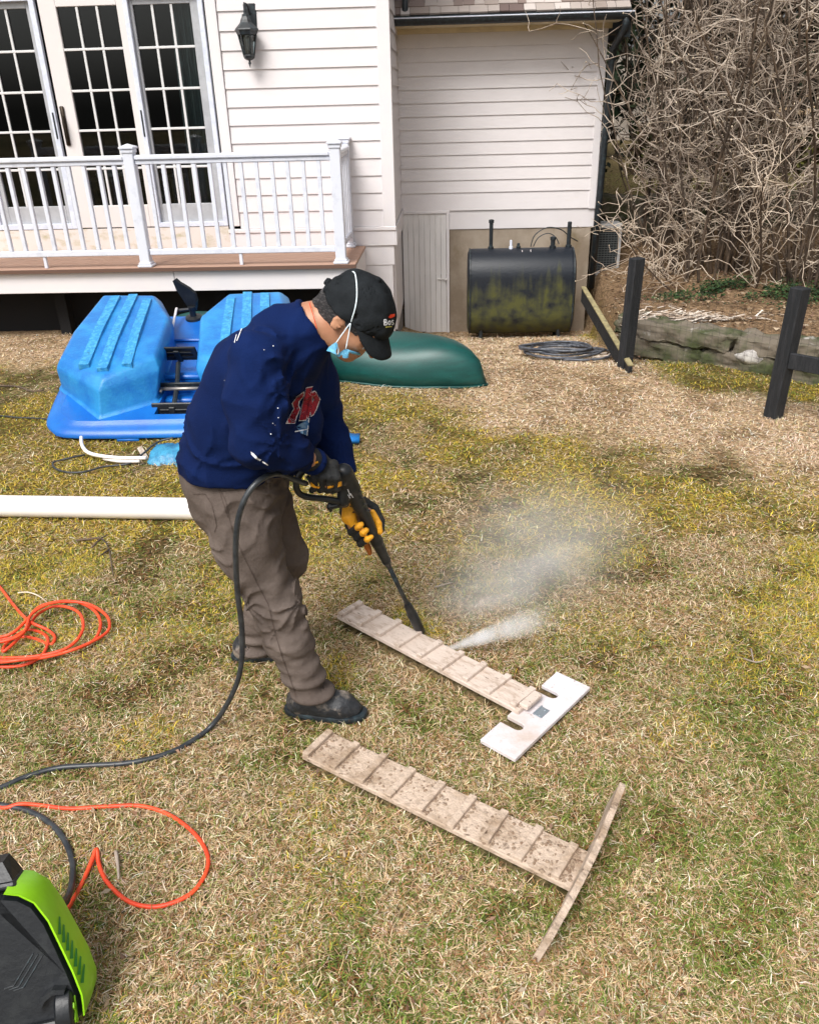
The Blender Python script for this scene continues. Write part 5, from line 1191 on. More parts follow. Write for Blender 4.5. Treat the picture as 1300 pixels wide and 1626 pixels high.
# hands: chains of joints, shared by skin and gloves
gr0, gr1 = P(482, 746, 2.265), P(541, 766, 2.31)
fingR = []
for i, (bx, r_f) in enumerate(((531, .0115), (519, .012), (507, .0115), (495, .0105))):
    fingR.append(([P(bx - 2, 738, 2.245), P(bx + 4, 758, 2.222), P(bx + 5, 775, 2.245), P(bx, 779, 2.285)], [r_f * 1.05, r_f, r_f * .97, r_f * .85]))
thumbR = ([P(505, 728, 2.29), P(528, 738, 2.325), P(545, 752, 2.345)], [.015, .013, .011])
palmR = [P(496, 730, 2.245), P(506, 738, 2.255), P(522, 748, 2.262)]
palL = [P(556, 795, 2.45), P(556, 815, 2.432), P(563, 834, 2.428)]
fingL = []
for (ax_, ay_, bx_, by_, tx_, ty_, r_f) in ((556, 832, 561, 843, 572, 832, .0115), (563, 840, 569, 852, 580, 841, .0115), (570, 848, 576, 862, 587, 852, .011)):
    fingL.append(([P(ax_, ay_, 2.445), P(bx_, by_, 2.415), P(tx_ - 3, ty_ + 4, 2.365), P(tx_ + 2, ty_ + 1, 2.365)], [r_f * 1.1, r_f, r_f, r_f * .85]))
fingL.append(([P(577, 855, 2.455), P(583, 868, 2.465), P(587, 878, 2.475)], [.0115, .0105, .009]))
thumbL = ([P(574, 800, 2.46), P(592, 812, 2.455), P(601, 830, 2.44), P(603, 844, 2.43)], [.018, .015, .0135, .0115])

B = Field((-.95, 1.95, -.02), (.12, 2.85, 1.58), .0085)
def ser(F_, pts, rs, k): F_.chain(pts, rs, k)
ser(B, [pelv + LFT * .05, waist + LFT * .05, mid + LFT * .05, chest + LFT * .06, upch + LFT * .05], [.10, .10, .105, .10, .07], .05)
ser(B, [pelv - LFT * .05, waist - LFT * .05, mid - LFT * .05, chest - LFT * .06, upch - LFT * .05], [.10, .10, .105, .10, .07], .05)
ser(B, [upch, neckb, hd(-.035, 0, -.045)], [.075, .063, .060], .04)
for a_, b_, c_, d_ in ((shR, elR, wrR, palmR), (shL, elL, wrL, palL)):
    ser(B, [a_, b_, c_], [.055, .042, .028], .02); ser(B, [c_] + d_, [.027, .024, .026, .024], .01)
ser(B, [hipR, thR, knR, shnR, anR], [.085, .075, .055, .050, .038], .03); ser(B, [hipL, knL, shnL, anL], [.085, .055, .05, .038], .03)
for h_, t_, an_ in ((hR, tR, anR), (hL, tL, anL)):
    d_ = t_ - h_; ser(B, [an_ * .5 + h_ * .5 + A([0, 0, .05]), h_ + d_ * .15 + A([0, 0, .045]), h_ + d_ * .55 + A([0, 0, .038]), h_ + d_ * .9 + A([0, 0, .03])], [.030, .026, .024, .016], .01)
for ch in fingR + fingL + [thumbR, thumbL]: ser(B, ch[0], [r * .7 for r in ch[1]], .004)
# head: skull, jaw, nose, brow, lips, ear
B.ell(hd(-.012, 0, .03), (.098, .077, .092), HR, .02); B.ell(hd(.022, 0, -.035), (.066, .058, .075), HR, .03); B.ell(hd(.055, 0, -.082), (.032, .030, .028), HR, .02)
B.cap(hd(.085, 0, .025), hd(.108, 0, -.018), .010, .015, .012); B.cap(hd(.072, -.035, .040), hd(.072, .035, .040), .014, .014, .012)
B.cap(hd(.082, -.018, -.050), hd(.082, .018, -.050), .008, .008, .008); B.cap(hd(.081, -.016, -.060), hd(.081, .016, -.060), .009, .009, .008)
for sg in (-1, 1):
    B.ell(hd(.066, .030 * sg, .018), (.016, .018, .013), HR, .004, 's'); B.ell(hd(.062, .031 * sg, .018), (.013, .014, .012), HR, .002)
    B.ell(hd(.052, .046 * sg, -.012), (.026, .018, .022), HR, .02)
    B.ell(hd(-.012, .083 * sg, .002), (.018, .009, .031), HR, .006); B.ell(hd(-.008, .090 * sg, .004), (.009, .006, .018), HR, .004, 's')
man_child(B.mesh('body', M['skin']))

# sweatshirt
def noise_disp(amp, sc, st=(1, 1, 1), seed=0):
    st = A(st, np.float32)
    def f(p, t=None): return amp * (vnoise(p * st * sc, seed) + .5 * vnoise(p * st * sc * 2.1, seed + 5) - .75)
    return f
SW = Field((-.95, 1.86, .80), (.12, 2.85, 1.50), .0062)
td = noise_disp(.018, 8, (1.2, 1.2, .55), 3)
for sg in (1, -1):
    o_ = LFT * .055 * sg
    SW.chain([P(375, 738, 2.39) + o_, waist + o_, mid + o_, chest + o_, upch + o_ * .8], [.128, .134, .128, .124, .090], .06, td)
SW.chain([upch, neckb - (neckb - upch) * .05], [.118, .085], .04)
SW.chain([P(462, 630, 2.36), P(466, 670, 2.36), P(455, 715, 2.37)], [.075, .080, .085], .05)
# pleated folds running from the chest print towards the shoulder and at the elbow
ar = noise_disp(.014, 10, (1, 1, 1), 8)
SW.chain([shR, (shR + elR) / 2, elR], [.082, .080, .076], .05, ar); SW.chain([elR, (elR + wrR) / 2, wrR], [.076, .064, .038], .03, ar)
SW.chain([shL, (shL + elL) / 2, elL], [.085, .076, .068], .05, ar); SW.chain([elL, (elL + wrL) / 2, wrL], [.07, .058, .036], .02, ar)
EI, AP, NF, KB = P(446, 690, 2.14), P(452, 600, 2.2), P(512, 545, 2.25), P(398, 945, 2.27)
SW.folds([(EI, 8, .013, .09, .06, 1), (P(425, 640, 2.1), 5, .005, .10, .06, 2), (AP, 6, .008, .10, .08, 3), (NF, 10, .012, .17, .09, 4), (P(340, 700, 2.35), 5, .008, .13, .10, 5), (P(400, 540, 2.2), 4, .004, .13, .07, 6)])
SW.ridges((.25, .1, 1), 42, .010, lambda p: np.exp(-((p[:, 2] - .965) / .05) ** 2), 7)
# under the front: hollow between belly and arm, hem cut, neck opening
c_h = P(371, 752, 2.39); hn = A([.05, 0, -1.]); hn = hn / np.linalg.norm(hn)
def hem_cut(p):
    z_h = c_h[2] + .032 + .028 * np.clip((c_h[0] - p[..., 0]) / .2, -1, 1) + .010 * np.sin(p[..., 0] * 31) * .4
    d = p[..., 2] - z_h; far = np.minimum(np.linalg.norm(p - elR, axis=-1) - .17, np.linalg.norm(p - wrR, axis=-1) - .12)
    far = np.minimum(far, np.linalg.norm(p - wrL, axis=-1) - .16)
    return np.maximum(d, -far)
SW.put(hem_cut, (-.95, 1.86, .8), (.12, 2.85, .99), .006, 's', 0)
SW.cap(neckb - A([.02, 0, .02]), hd(-.06, 0, -.06), .062, .085, .01, 's')
for w_, d_ in ((wrR, palmR[1] - wrR), (wrL, palL[1] - wrL)):
    d_ = d_ / np.linalg.norm(d_); SW.cap(w_ + d_ * .012, w_ + d_ * .09, .052, .06, .004, 's'); SW.cap(w_ - d_ * .02, w_ + d_ * .06, .028, .028, .004, 's')
sw = man_child(SW.mesh('sweatshirt', M['navy'], None, 2))
# ribbed collar, hem and cuffs
def ring(name, c, n_, ra_, rb_, r, mat_, parent, ax=None, m=28):
    n_ = n_ / np.linalg.norm(n_); a_ = np.cross(n_, A([0, 0, 1.]) if ax is None else ax); a_ /= np.linalg.norm(a_); b2 = np.cross(n_, a_)
    pts = [c + a_ * ra_ * math.cos(2 * math.pi * k / m) + b2 * rb_ * math.sin(2 * math.pi * k / m) for k in range(m + 1)]
    mb = MB(); mb.tube(pts, r, 8, False); return man_child(mb.build(name, mat_, None, True))
ring('collar', neckb + A([.002, 0, .004]), hd(-.05, 0, -.06) - neckb, .078, .072, .011, M['navy'], None)
ring('cuff', wrR + (palmR[1] - wrR) * .15, palmR[1] - wrR, .036, .033, .010, M['navy'], None)

# prints and flecks on the shirt
L1 = [[(455, 671), (464, 655), (472, 642), (476, 650), (470, 661), (468, 671), (462, 671)], [(465, 640), (472, 631), (482, 623), (481, 630), (474, 637), (473, 648), (468, 650)]]
Wl = [[(486, 617), (496, 615), (492, 627), (490, 645), (486, 666), (475, 667), (480, 645), (484, 628)], [(491, 628), (496, 622), (495, 640), (491, 660), (488, 664), (487, 650), (489, 640)], [(497, 623), (500, 622), (504, 628), (507, 635), (504, 642), (502, 649), (498, 657), (494, 660), (493, 652), (496, 640), (499, 634), (496, 630)]]
def grow(poly, g):
    cx = sum(p[0] for p in poly) / len(poly); cy = sum(p[1] for p in poly) / len(poly); out = []
    for x, y in poly: d = math.hypot(x - cx, y - cy) + 1e-6; out.append((x + (x - cx) / d * g, y + (y - cy) / d * g))
    return out
pr = decal(SW, [grow(p, 1.9) for p in L1 + Wl], 'letter_outline', M['white_felt'], None, .0030); man_child(pr)
pr = decal(SW, [grow(p, .3) for p in L1[:1]], 'letter', M['red_felt'], None, .0046); man_child(pr)
pr = decal(SW, [grow(p, .3) for p in L1[1:]], 'letter', M['red_felt'], None, .0046); man_child(pr)
pr = decal(SW, [grow(p, .5) for p in Wl], 'letter', M['red_felt'], None, .0046); man_child(pr)
pr = decal(SW, [[(470, 677), (480, 671), (491, 665), (490, 678), (487, 691), (478, 688)]], 'chest_panel', M['lblue'], None, .0026); man_child(pr)
pr = decal(SW, [[(468, 684.5), (487, 681), (487, 682.4), (468, 686)], [(489.6, 664), (491.3, 664), (488, 692), (486.8, 692)]], 'panel_stitch', M['white_felt'], None, .0040); man_child(pr)
fl = [(434, 549, .9), (419, 555, .7), (442, 663, .8), (441, 648, .7), (430, 689, .8), (433, 672, .6), (437, 675, .6), (356, 604, .5)]
pl = [[(x - s, y - s), (x + s, y - s), (x + s, y + s), (x - s, y + s)] for x, y, s in fl]
pl += [[(383, 521), (384.2, 521.5), (376.5, 541), (375.4, 540.5)], [(375, 530), (376, 530.4), (372.5, 544), (371.5, 543.5)], [(398, 717), (403, 720), (410, 728), (415, 730), (413, 732), (405, 728), (399, 722)], [(417, 732), (426, 738), (425, 739.4), (416, 734)]]
pr = decal(SW, pl, 'paint_flecks', M['white_felt'], None, .0032, .45); man_child(pr); pr['kind'] = 'stuff'

# trousers
TR = Field((-.85, 1.95, .02), (-.05, 2.85, .98), .0062)
w1 = noise_disp(.020, 11, (1, 1, 1), 21); w2 = noise_disp(.022, 16, (.7, .7, 1.5), 24)
TR.chain([P(368, 742, 2.40), pelv], [.150, .150], .05); TR.cap(P(372, 745, 2.40) + LFT * .04, P(372, 745, 2.40) - LFT * .04, .145, .145, .04)
TR.chain([hipR, thR, knR], [.118, .106, .086], .03, w1); TR.chain([knR, shnR, anR], [.088, .074, .062], .02, w2)
TR.chain([hipL, (hipL + knL) / 2, knL], [.125, .104, .086], .02, w1); TR.chain([knL, shnL, anL], [.084, .072, .062], .02, w2)
TR.ell(pelv + A([-.040, 0, -.02]), (.120, .155, .13), None, .04)
TR.folds([(P(480, 948, 2.26), 8, .016, .06, .05, 16), (P(420, 800, 2.2), 6, .010, .10, .06, 17), (KB, 8, .017, .08, .06, 11), (P(462, 800, 2.3), 7, .014, .12, .09, 12), (P(440, 985, 2.24), 5, .010, .07, .05, 13), (P(340, 860, 2.3), 6, .010, .10, .07, 14), (P(480, 930, 2.5), 6, .012, .09, .06, 15)])
# stacked folds over the shoes
for an_, sh_ in ((anR, shnR), (anL, shnL)):
    d_ = (an_ - sh_) / np.linalg.norm(an_ - sh_)
    for q_, r_f in ((-.105, .064), (-.05, .069), (.012, .072)): TR.ell(an_ + d_ * q_ + FW * (.006 if q_ < -.03 else .010), (r_f + .006, r_f, .024), None, .014)
    TR.put(lambda p, an_=an_, d_=d_: -((p - an_) @ d_ - .052), an_ - .14, an_ + .16, .004, 's', 0); TR.cap(an_ + d_ * .0, an_ + d_ * .07, .050, .055, .004, 's')
tr_ = man_child(TR.mesh('trousers', M['khaki'], None, 1))
def seam_line(pts, r=.9):
    out = []
    for (a, b), (c, d) in zip(pts[:-1], pts[1:]):
        n_ = math.hypot(c - a, d - b) or 1; nx_, ny_ = -(d - b) / n_ * r, (c - a) / n_ * r; out.append([(a - nx_, b - ny_), (c - nx_, d - ny_), (c + nx_, d + ny_), (a + nx_, b + ny_)])
    return out
pr = decal(TR, seam_line([(346, 770), (358, 795), (368, 840), (385, 880), (405, 920), (426, 960), (438, 1010), (450, 1050), (462, 1082), (470, 1108)], .8), 'side_seam', M['seam'], None, .002, .6); man_child(pr)
pr = decal(TR, seam_line([(306, 785), (325, 784), (336, 800), (344, 835), (340, 845)], .7) + seam_line([(352, 780), (375, 778), (395, 768), (402, 760)], .8) + seam_line([(340, 762), (350, 785), (362, 822)], .6), 'pocket_stitching', M['seam'], None, .002, .6); man_child(pr)

# shoes
def shoe(h, t, an_, label):
    d = t - h; Ls = np.linalg.norm(d); d = d / Ls; s = A([-d[1], d[0], 0]); R_ = np.stack([d, s, A([0, 0, 1.])])
    lo = np.minimum(h, t) - .12; hi = np.maximum(h, t) + .12; lo[2] = -.01; hi[2] = .24
    Fs = Field(lo, hi, .0045); nd = noise_disp(.008, 30, seed=4)
    Fs.chain([an_ * .6 + h * .4 + d * .02 + A([0, 0, .06]), h + d * .03 + A([0, 0, .06])], [.046, .048], .02, nd)
    Fs.chain([h + d * .015 + A([0, 0, .045]), h + d * Ls * .45 + A([0, 0, .052]), h + d * Ls * .78 + A([0, 0, .042]), t - d * .012 + A([0, 0, .034])], [.044, .050, .046, .032], .02, nd)
    Fs.cap(an_ * .3 + h * .7 + d * .045 + A([0, 0, .085]), h + d * Ls * .6 + A([0, 0, .06]), .042, .036, .02)
    Fs.put(lambda p: p[..., 2] - .012, lo, A([hi[0], hi[1], .02]), .002, 's', 0)
    o = man_child(Fs.mesh('shoe', M['shoe'], None, 1))
    if label: o['label'] = label
    mb = MB(); m = 30; vs = []
    for z, g in ((-.004, 0), (.004, .004), (.018, .005), (.024, .002)):
        for k in range(m):
            a_ = 2 * math.pi * k / m; u = math.cos(a_); w_ = math.sin(a_); lx = Ls / 2 + .036 + g; wy = (.041 if u < -.1 else .041 + .008 * math.sin(min(1, (u + .1)) * math.pi)) + g
            q = (h + t) / 2 + d * (lx * math.copysign(abs(u) ** .8, u)) + s * (wy * math.copysign(abs(w_) ** .75, w_)); vs.append((q[0], q[1], z + .012 * max(0, u - .7)))
    mb.add(vs, [(i * m + k, i * m + (k + 1) % m, (i + 1) * m + (k + 1) % m, (i + 1) * m + k) for i in range(3) for k in range(m)] + [tuple(range(m)), tuple(range(3 * m, 4 * m))])
    s_ = mb.build('shoe_sole', M['black_metal'], None, True, 40); man_child(s_); s_.parent = o; s_.matrix_parent_inverse = Matrix.Identity(4)
    KEEP_OUT.append(((h[0] + t[0]) / 2, (h[1] + t[1]) / 2, d[0], d[1], Ls / 2 + .03, .045))
shoe(hR, tR, anR, None); shoe(hL, tL, anL, None)

# cap: cotton crown, peak, button, strap
ca_ = math.radians(12); cu_ = hu * math.cos(ca_) - hf * math.sin(ca_) * -1 * -1; cf_ = hf * math.cos(ca_) + hu * math.sin(ca_)
CR = np.stack([cf_, hl, cu_])
lo = HC - .2; hi = HC + .22
CP = Field(lo, hi, .0042)
CP.ell(hd(-.010, 0, .028), (.112, .090, .112), HR, 0)
cn = noise_disp(.010, 22, seed=31)
CP.F = CP.F + 0
g_ = np.stack(np.meshgrid(*[CP.lo[i] + CP.h * np.arange(CP.n[i]) for i in range(3)], indexing='ij'), -1)
CP.F = CP.F + cn(g_).astype(np.float32)
loc_c = (g_ - hd(-.010, 0, .028))
dn = loc_c @ cu_; df = loc_c @ cf_; dl_ = loc_c @ hl
# panel seams pressed in slightly
angp = np.arctan2(dl_, df); CP.F = CP.F + .0012 * np.exp(-((np.abs(((angp + math.pi / 6) % (math.pi / 3)) - math.pi / 6)) * 14) ** 2) * (dn > -.01)
rim_z = -.006 + .0 * df
CP.F = np.maximum(CP.F, -(dn - rim_z)).astype(np.float32)
inner_f = Field(lo, hi, .0042); inner_f.ell(hd(-.010, 0, .026), (.105, .083, .104), HR, 0); CP.F = np.maximum(CP.F, -inner_f.F)
arch = np.sqrt((dl_ / .038) ** 2 + ((dn + .006) / .040) ** 2) - 1; CP.F = np.where(df < -.03, np.maximum(CP.F, -arch * .03), CP.F).astype(np.float32)
capo = man_child(CP.mesh('cap', M['cap'], None, 1))
CAPF = Field(lo, hi, .0042); CAPF.F = CP.F
mb = MB(); vs = []; NU, NV = 18, 9
bd = cf_ * math.cos(math.radians(36)) - cu_ * math.sin(math.radians(36)); bnorm = cu_ * math.cos(math.radians(36)) + cf_ * math.sin(math.radians(36))
root = hd(-.010, 0, .028) + cf_ * .092 + cu_ * .006
for side in (0, 1):
    for i in range(NU + 1):
        u = -1 + 2 * i / NU
        for j in range(NV + 1):
            w_ = j / NV; edge = .078 * math.sqrt(max(0, 1 - abs(u) ** 2.6)) ; back = -.060 * u * u
            s_ = back + (edge - back) * w_
            q = root + hl * (u * .082 * (1 - .10 * w_)) + bd * s_ - bnorm * (.034 * u * u * (1 - .15 * w_)) - bnorm * (.0035 * side) - bnorm * .006 * w_ * w_
            vs.append(q)
n1 = (NU + 1) * (NV + 1)
fs = [(i * (NV + 1) + j, i * (NV + 1) + j + 1, (i + 1) * (NV + 1) + j + 1, (i + 1) * (NV + 1) + j) for i in range(NU) for j in range(NV)]
fs += [tuple(n1 + t for t in f)[::-1] for f in fs]
for i in range(NU): a_ = i * (NV + 1) + NV; b_ = a_ + NV + 1; fs.append((a_, b_, b_ + n1, a_ + n1))
mb.add(vs, fs); pk = mb.build('cap_peak', M['cap'], None, True); man_child(pk); pk.parent = capo; pk.matrix_parent_inverse = Matrix.Identity(4)
mb = MB(); bpos = hd(-.010, 0, .028) + cu_ * .112; bm = bmesh.new(); bmesh.ops.create_uvsphere(bm, u_segments=10, v_segments=6, radius=.008); bm.verts.index_update(); mb.add([V(bpos) + v.co for v in bm.verts], [tuple(v.index for v in f.verts) for f in bm.faces]); bm.free()
bt = mb.build('cap_button', M['cap'], None, True); man_child(bt)
mb = MB(); pts = [hd(-.010, 0, .028) + (-cf_ * .108 * math.cos(a_) + hl * .090 * math.sin(a_)) + cu_ * (.002) for a_ in np.linspace(-.55, .55, 9)]
mb.tube(pts, .007, 6); mb.tube([pts[3] - cf_ * .006, pts[4] - cf_ * .008 + cu_ * .006, pts[5] - cf_ * .006], .009, 6); man_child(mb.build('cap_strap', M['cap'], None, True))
# lettering on the cap front: BOS with a red mark above and a fine line beneath
def glyph(ch, x, y, w, h, s):
    """block letters as thin strokes in picture units on the cap"""
    S_ = {'B': [[(0, 0), (0, 1)], [(0, 0), (.8, .1), (.8, .4), (0, .5)], [(0, .5), (1, .6), (1, .9), (0, 1)]], 'O': [[(.5, 0), (1, .3), (1, .7), (.5, 1), (0, .7), (0, .3), (.5, 0)]], 'S': [[(1, .1), (.3, 0), (0, .25), (1, .7), (.7, 1), (0, .9)]]}[ch]
    out = []
    for st in S_:
        out += seam_line([(x + a * w, y + b * h + a * w * s) for a, b in st], .75)
    return out
tx = glyph('B', 610, 507, 4.2, 9.5, -.12) + glyph('O', 616.5, 509, 3.6, 7, -.12) + glyph('S', 621.8, 508.5, 3, 7, -.12)
for nm, pl, mm, of in (('cap_letters', tx, 'white_felt', .003), ('cap_mark', [[(617, 503), (620, 499), (627, 498), (627, 502), (622, 504.5), (618, 505)]], None, .003), ('cap_line', [[(612, 518.5), (622, 517.5), (622, 519), (612, 520)]], None, .003)):
    mm_ = M[mm] if mm else (mat('red thread', (.75, .05, .01), .8) if nm == 'cap_mark' else mat('ochre thread', (.45, .40, .08), .8))
    o = decal(CP, pl, nm, mm_, None, of, .4); man_child(o)

# hair below the cap
HF = Field(lo - .02, hi, .0045)
HF.ell(hd(-.014, 0, .026), (.1035, .0815, .099), HR, 0); HF.cap(hd(-.055, 0, -.02), hd(-.062, 0, -.075), .062, .055, .02); g2 = np.stack(np.meshgrid(*[HF.lo[i] + HF.h * np.arange(HF.n[i]) for i in range(3)], indexing='ij'), -1)
q_ = g2 - HC; a1, a2, a3 = q_ @ hf, q_ @ hl, q_ @ hu
HF.F = HF.F + (.006 * (vnoise(g2 * 140, 3) - .5)).astype(np.float32)
keep_h = np.maximum(a1 + .016 - .9 * np.maximum(0, a3 - .005), -(a3 + .080 + .25 * (a1 + .05)))         # behind the ear and above the nape
side = np.maximum(np.maximum(a1 - .048, -(a1 + .02)), -(a3 - .012 + .1 * a1))                       # temple
HF.F = np.maximum(HF.F, np.minimum(keep_h, side)).astype(np.float32)
man_child(HF.mesh('hair', M['hair'], None, 0))

# mask pulled down under the chin, with strings over the cap
mb = MB()
def quad_sheet(c, N1=6):
    n_ = len(c)
mk = [P(526, 549, 2.235), P(533, 543, 2.225), P(538, 551, 2.22), P(534, 562, 2.225), P(527, 558, 2.24), P(519, 556, 2.27)]
mk2 = [P(534, 562, 2.225), P(541, 557, 2.215), P(549, 553, 2.21), P(554, 554, 2.215), P(553, 568, 2.22), P(545, 569, 2.225), P(540, 562, 2.228)]
MF = Field(HC - .16, HC + .12, .0035)
def slab(pts, r): MF.chain(pts, [r] * len(pts), .006)
mb = MB()
for poly, yy, tilt in (([(518, 557), (522, 551), (527, 547), (533, 543), (536, 546), (535, 552), (533, 558), (534, 563), (528, 561), (523, 558)], 2.232, .0016),
                 ([(533, 560), (536, 562), (541, 558), (546, 555), (553, 554), (554, 560), (553, 568), (549, 569), (544, 568), (543, 563), (538, 567), (533, 564)], 2.222, -.0006)):
    x0 = poly[0][0]
    mb.prism(poly, lambda a, b: P(a, b, yy - tilt * (a - x0) + .003 * math.sin(b * 1.2)), lambda a, b: P(a, b, yy + .006 - tilt * (a - x0) + .003 * math.sin(b * 1.2)))
mb.tube(catmull([P(553, 557, 2.222), P(562, 560, 2.24), P(571, 562, 2.29), P(573, 560, 2.35)], 4), [.004] * 13, 5)
for k in range(3): mb.tube([P(545 + k * 3, 557 + k * .4, 2.2195), P(544.5 + k * 3, 567, 2.2195)], .0009, 4)
man_child(mb.build('face_mask', M['mask'], None, False))
mb = MB()
def surf(px, py, y):
    h_ = CP.hit(px, py, off=.0035)
    return h_ if h_ is not None else P(px, py, y)
mb.tube(catmull([P(533, 545, 2.222), P(545, 528, 2.222), P(556.5, 512, 2.222)], 4), .0016, 6); mb.tube(catmull([P(549, 554, 2.212), P(553, 533, 2.215), P(557, 512, 2.221)], 4), .0016, 6)
mb.tube(catmull([P(557, 512, 2.221)] + [surf(a, b, 2.24) for a, b in ((560, 502), (564, 488), (566.5, 470), (566, 450), (564, 436))] + [P(561, 431.5, 2.28), P(556, 431, 2.36)], 4), .0019, 6)
mb.tube(catmull([P(534, 545, 2.22), P(537, 555, 2.215), P(536, 562, 2.215), P(530, 560, 2.222)], 4), .0022, 6)
man_child(mb.build('mask_string', M['string'], None, True))
# glasses
mb = MB(); 
for sg in (-1, 1):
    mb.tube([hd(.084, sg * .036 + .019 * math.cos(a_), .004 + .013 * math.sin(a_)) for a_ in np.linspace(0, 6.283, 17)], .0015, 5, False)
mb.tube([hd(.100, -.017, .006), hd(.100, .017, .006)], .0015, 5)
man_child(mb.build('glasses', mat('glasses frame', (.6, .6, .6), .3, metal=.6), None, True))
mb = MB(); mb.tube(catmull([P(491, 480, 2.30), P(497, 500, 2.262), P(503, 522, 2.255)], 4), .0013, 5); man_child(mb.build('neck_cord', M['orange'], None, True))

# gloves
GR = Field(P(512, 745, 2.27) - .11, P(512, 745, 2.27) + .13, .0035); gn = noise_disp(.004, 60, seed=9)
GR.chain([wrR + (palmR[0] - wrR) * .3, palmR[0]], [.036, .034], .01, gn); GR.chain(palmR, [.034, .036, .030], .012, gn)
for pts, rs in fingR: GR.chain(pts, rs, .0035, gn)
GR.chain(thumbR[0], thumbR[1], .006, gn); GR.cap(palmR[2], fingR[0][0][0], .024, .016, .01); GR.cap(palmR[0], fingR[3][0][0], .026, .016, .01)
g1 = man_child(GR.mesh('work_glove', M['glove'], None, 1)); g1['label'] = 'black glove with smudged yellow fingertips on the trigger handle'
o = decal(GR, [[(489, 764), (494, 766), (501, 772), (508, 773), (506, 776), (497, 774), (490, 769)], [(537, 766), (544, 763), (542, 772), (536, 774)], [(520, 772), (530, 771), (529, 774), (520, 776)], [(494, 735), (505, 732), (505, 735), (496, 738)]], 'yellow_patch', M['yellow'], None, .0015, .5); man_child(o)
GL = Field(P(575, 830, 2.43) - .13, P(575, 830, 2.43) + .12, .0035)
back_o = A([-.003, .014, -.004])
GL.chain([wrL] + [q + back_o for q in palL], [.040, .034, .030, .026], .012, gn)
for pts, rs in fingL[:3]: GL.chain([q + back_o * .9 + A([-.005, 0, -.007]) for q in pts[:3]], [r * 1.08 for r in rs[:3]], .005, gn)
GL.chain([q + A([.007, .008, .004]) for q in thumbL[0]], [r * 1.0 for r in thumbL[1]], .006, gn)
g2_ = man_child(GL.mesh('work_glove', M['glove'], None, 1)); g2_['label'] = 'black and yellow glove wrapped around the lance'
GY_ = Field(P(575, 830, 2.43) - .13, P(575, 830, 2.43) + .12, .0032)
GY_.chain([P(553, 808, 2.425), P(554, 820, 2.412), P(560, 831, 2.405)], [.019, .024, .016], .01, gn)
for pts, rs in fingL[:3]: GY_.chain(pts[1:], rs[1:], .0025, gn)
GY_.chain([thumbL[0][1], thumbL[0][2], thumbL[0][3]], [.013, .0125, .0115], .006, gn)
o = man_child(GY_.mesh('glove_palm', M['yellow'], None, 1)); o.parent = g2_; o.matrix_parent_inverse = Matrix.Identity(4)
IX = Field(P(583, 868, 2.46) - .05, P(583, 868, 2.46) + .05, .003); IX.chain(fingL[3][0], fingL[3][1], .004, gn)
o = man_child(IX.mesh('glove_finger', M['rust'], None, 1)); o.parent = g2_; o.matrix_parent_inverse = Matrix.Identity(4)

# ------------------------------------------------------------------ spray gun and lance
gun = empty('spray_gun', tuple(float(t) for t in gA)); tag(gun, 'black pressure washer gun with a long lance held in both gloved hands', 'spray gun')
def gun_child(o): o.parent = gun; o.matrix_parent_inverse = Matrix.Translation(gun.location).inverted(); return o
def ga(t): return gA + gd * t
T0 = float(np.dot(online(546, 745) - gA, gd)); T1 = float(np.dot(online(600, 855) - gA, gd)); T2 = float(np.dot(online(614, 893) - gA, gd)); T3 = float(np.dot(online(645, 962) - gA, gd))
GB = Field(np.minimum(ga(T0), ga(T2)) - .08, np.maximum(ga(T0), ga(T2)) + .08, .0038)
gs = np.cross(gd, A([0, -1., 0])); gs /= np.linalg.norm(gs)        # up-right, across the gun
if gs[0] < 0: gs = -gs
GB.chain([ga(T0 + .01), ga(T0 + .08), ga(T1)], [.028, .026, .019], .01); GB.chain([ga(T0 + .012) + gs * .004, ga(T0 + .09) + gs * .010], [.024, .018], .008)
GB.chain([ga(T1 - .03), ga(T1 + .01), ga(T2 - .01), ga(T2 + .03)], [.019, .021, .016, .009], .006)
GB.chain([ga(T0 + .05) - gs * .01, P(545, 795, 2.33)], [.024, .020], .01); GB.chain([P(548, 800, 2.34), P(532, 803, 2.335), P(523, 805, 2.335)], [.013, .008, .010], .006); GB.cap(P(523, 800, 2.335), P(525, 811, 2.335), .006, .006, .004)
GB.cap(gr1, gr0, .014, .014, .01)
for k in range(4):
    GB.cap(ga(T0 + .10 + k * .03) - gs * .03, ga(T0 + .10 + k * .03) + gs * .03 + A([0, -.02, 0]), .003, .003, .002)
gun_child(GB.mesh('gun_body', M['dkplastic'], None, 1))
mb = MB(); mb.tube(catmull([gr0, P(474, 756, 2.26), P(470, 770, 2.26), P(475, 783, 2.265), P(488, 789, 2.275), P(515, 792, 2.30), P(545, 797, 2.33)], 6), [.0115] * 8 + [.010] * 21 + [.0105] * 8, 10); gun_child(mb.build('handle_guard', M['dkplastic'], None, True))
mb = MB(); mb.tube([P(488, 756, 2.27), P(500, 777, 2.275), P(530, 782, 2.30)], .006, 8); gun_child(mb.build('trigger', M['black_metal'], None, True))
mb = MB(); mb.tube([ga(T2), ga(T3)], .0085, 12); gun_child(mb.build('lance_tube', M['black_metal'], None, True))
mb = MB(); e_ = gL; mb.tube([ga(T3 - .012), ga(T3), ga(T3 + .02), ga(T3 + .05), ga(T3 + .056), ga(e_ - .02), ga(e_)], [.010, .015, .017, .0165, .020, .019, .013], 16); gun_child(mb.build('nozzle', M['dkplastic'], None, True, 40))
mb = MB()
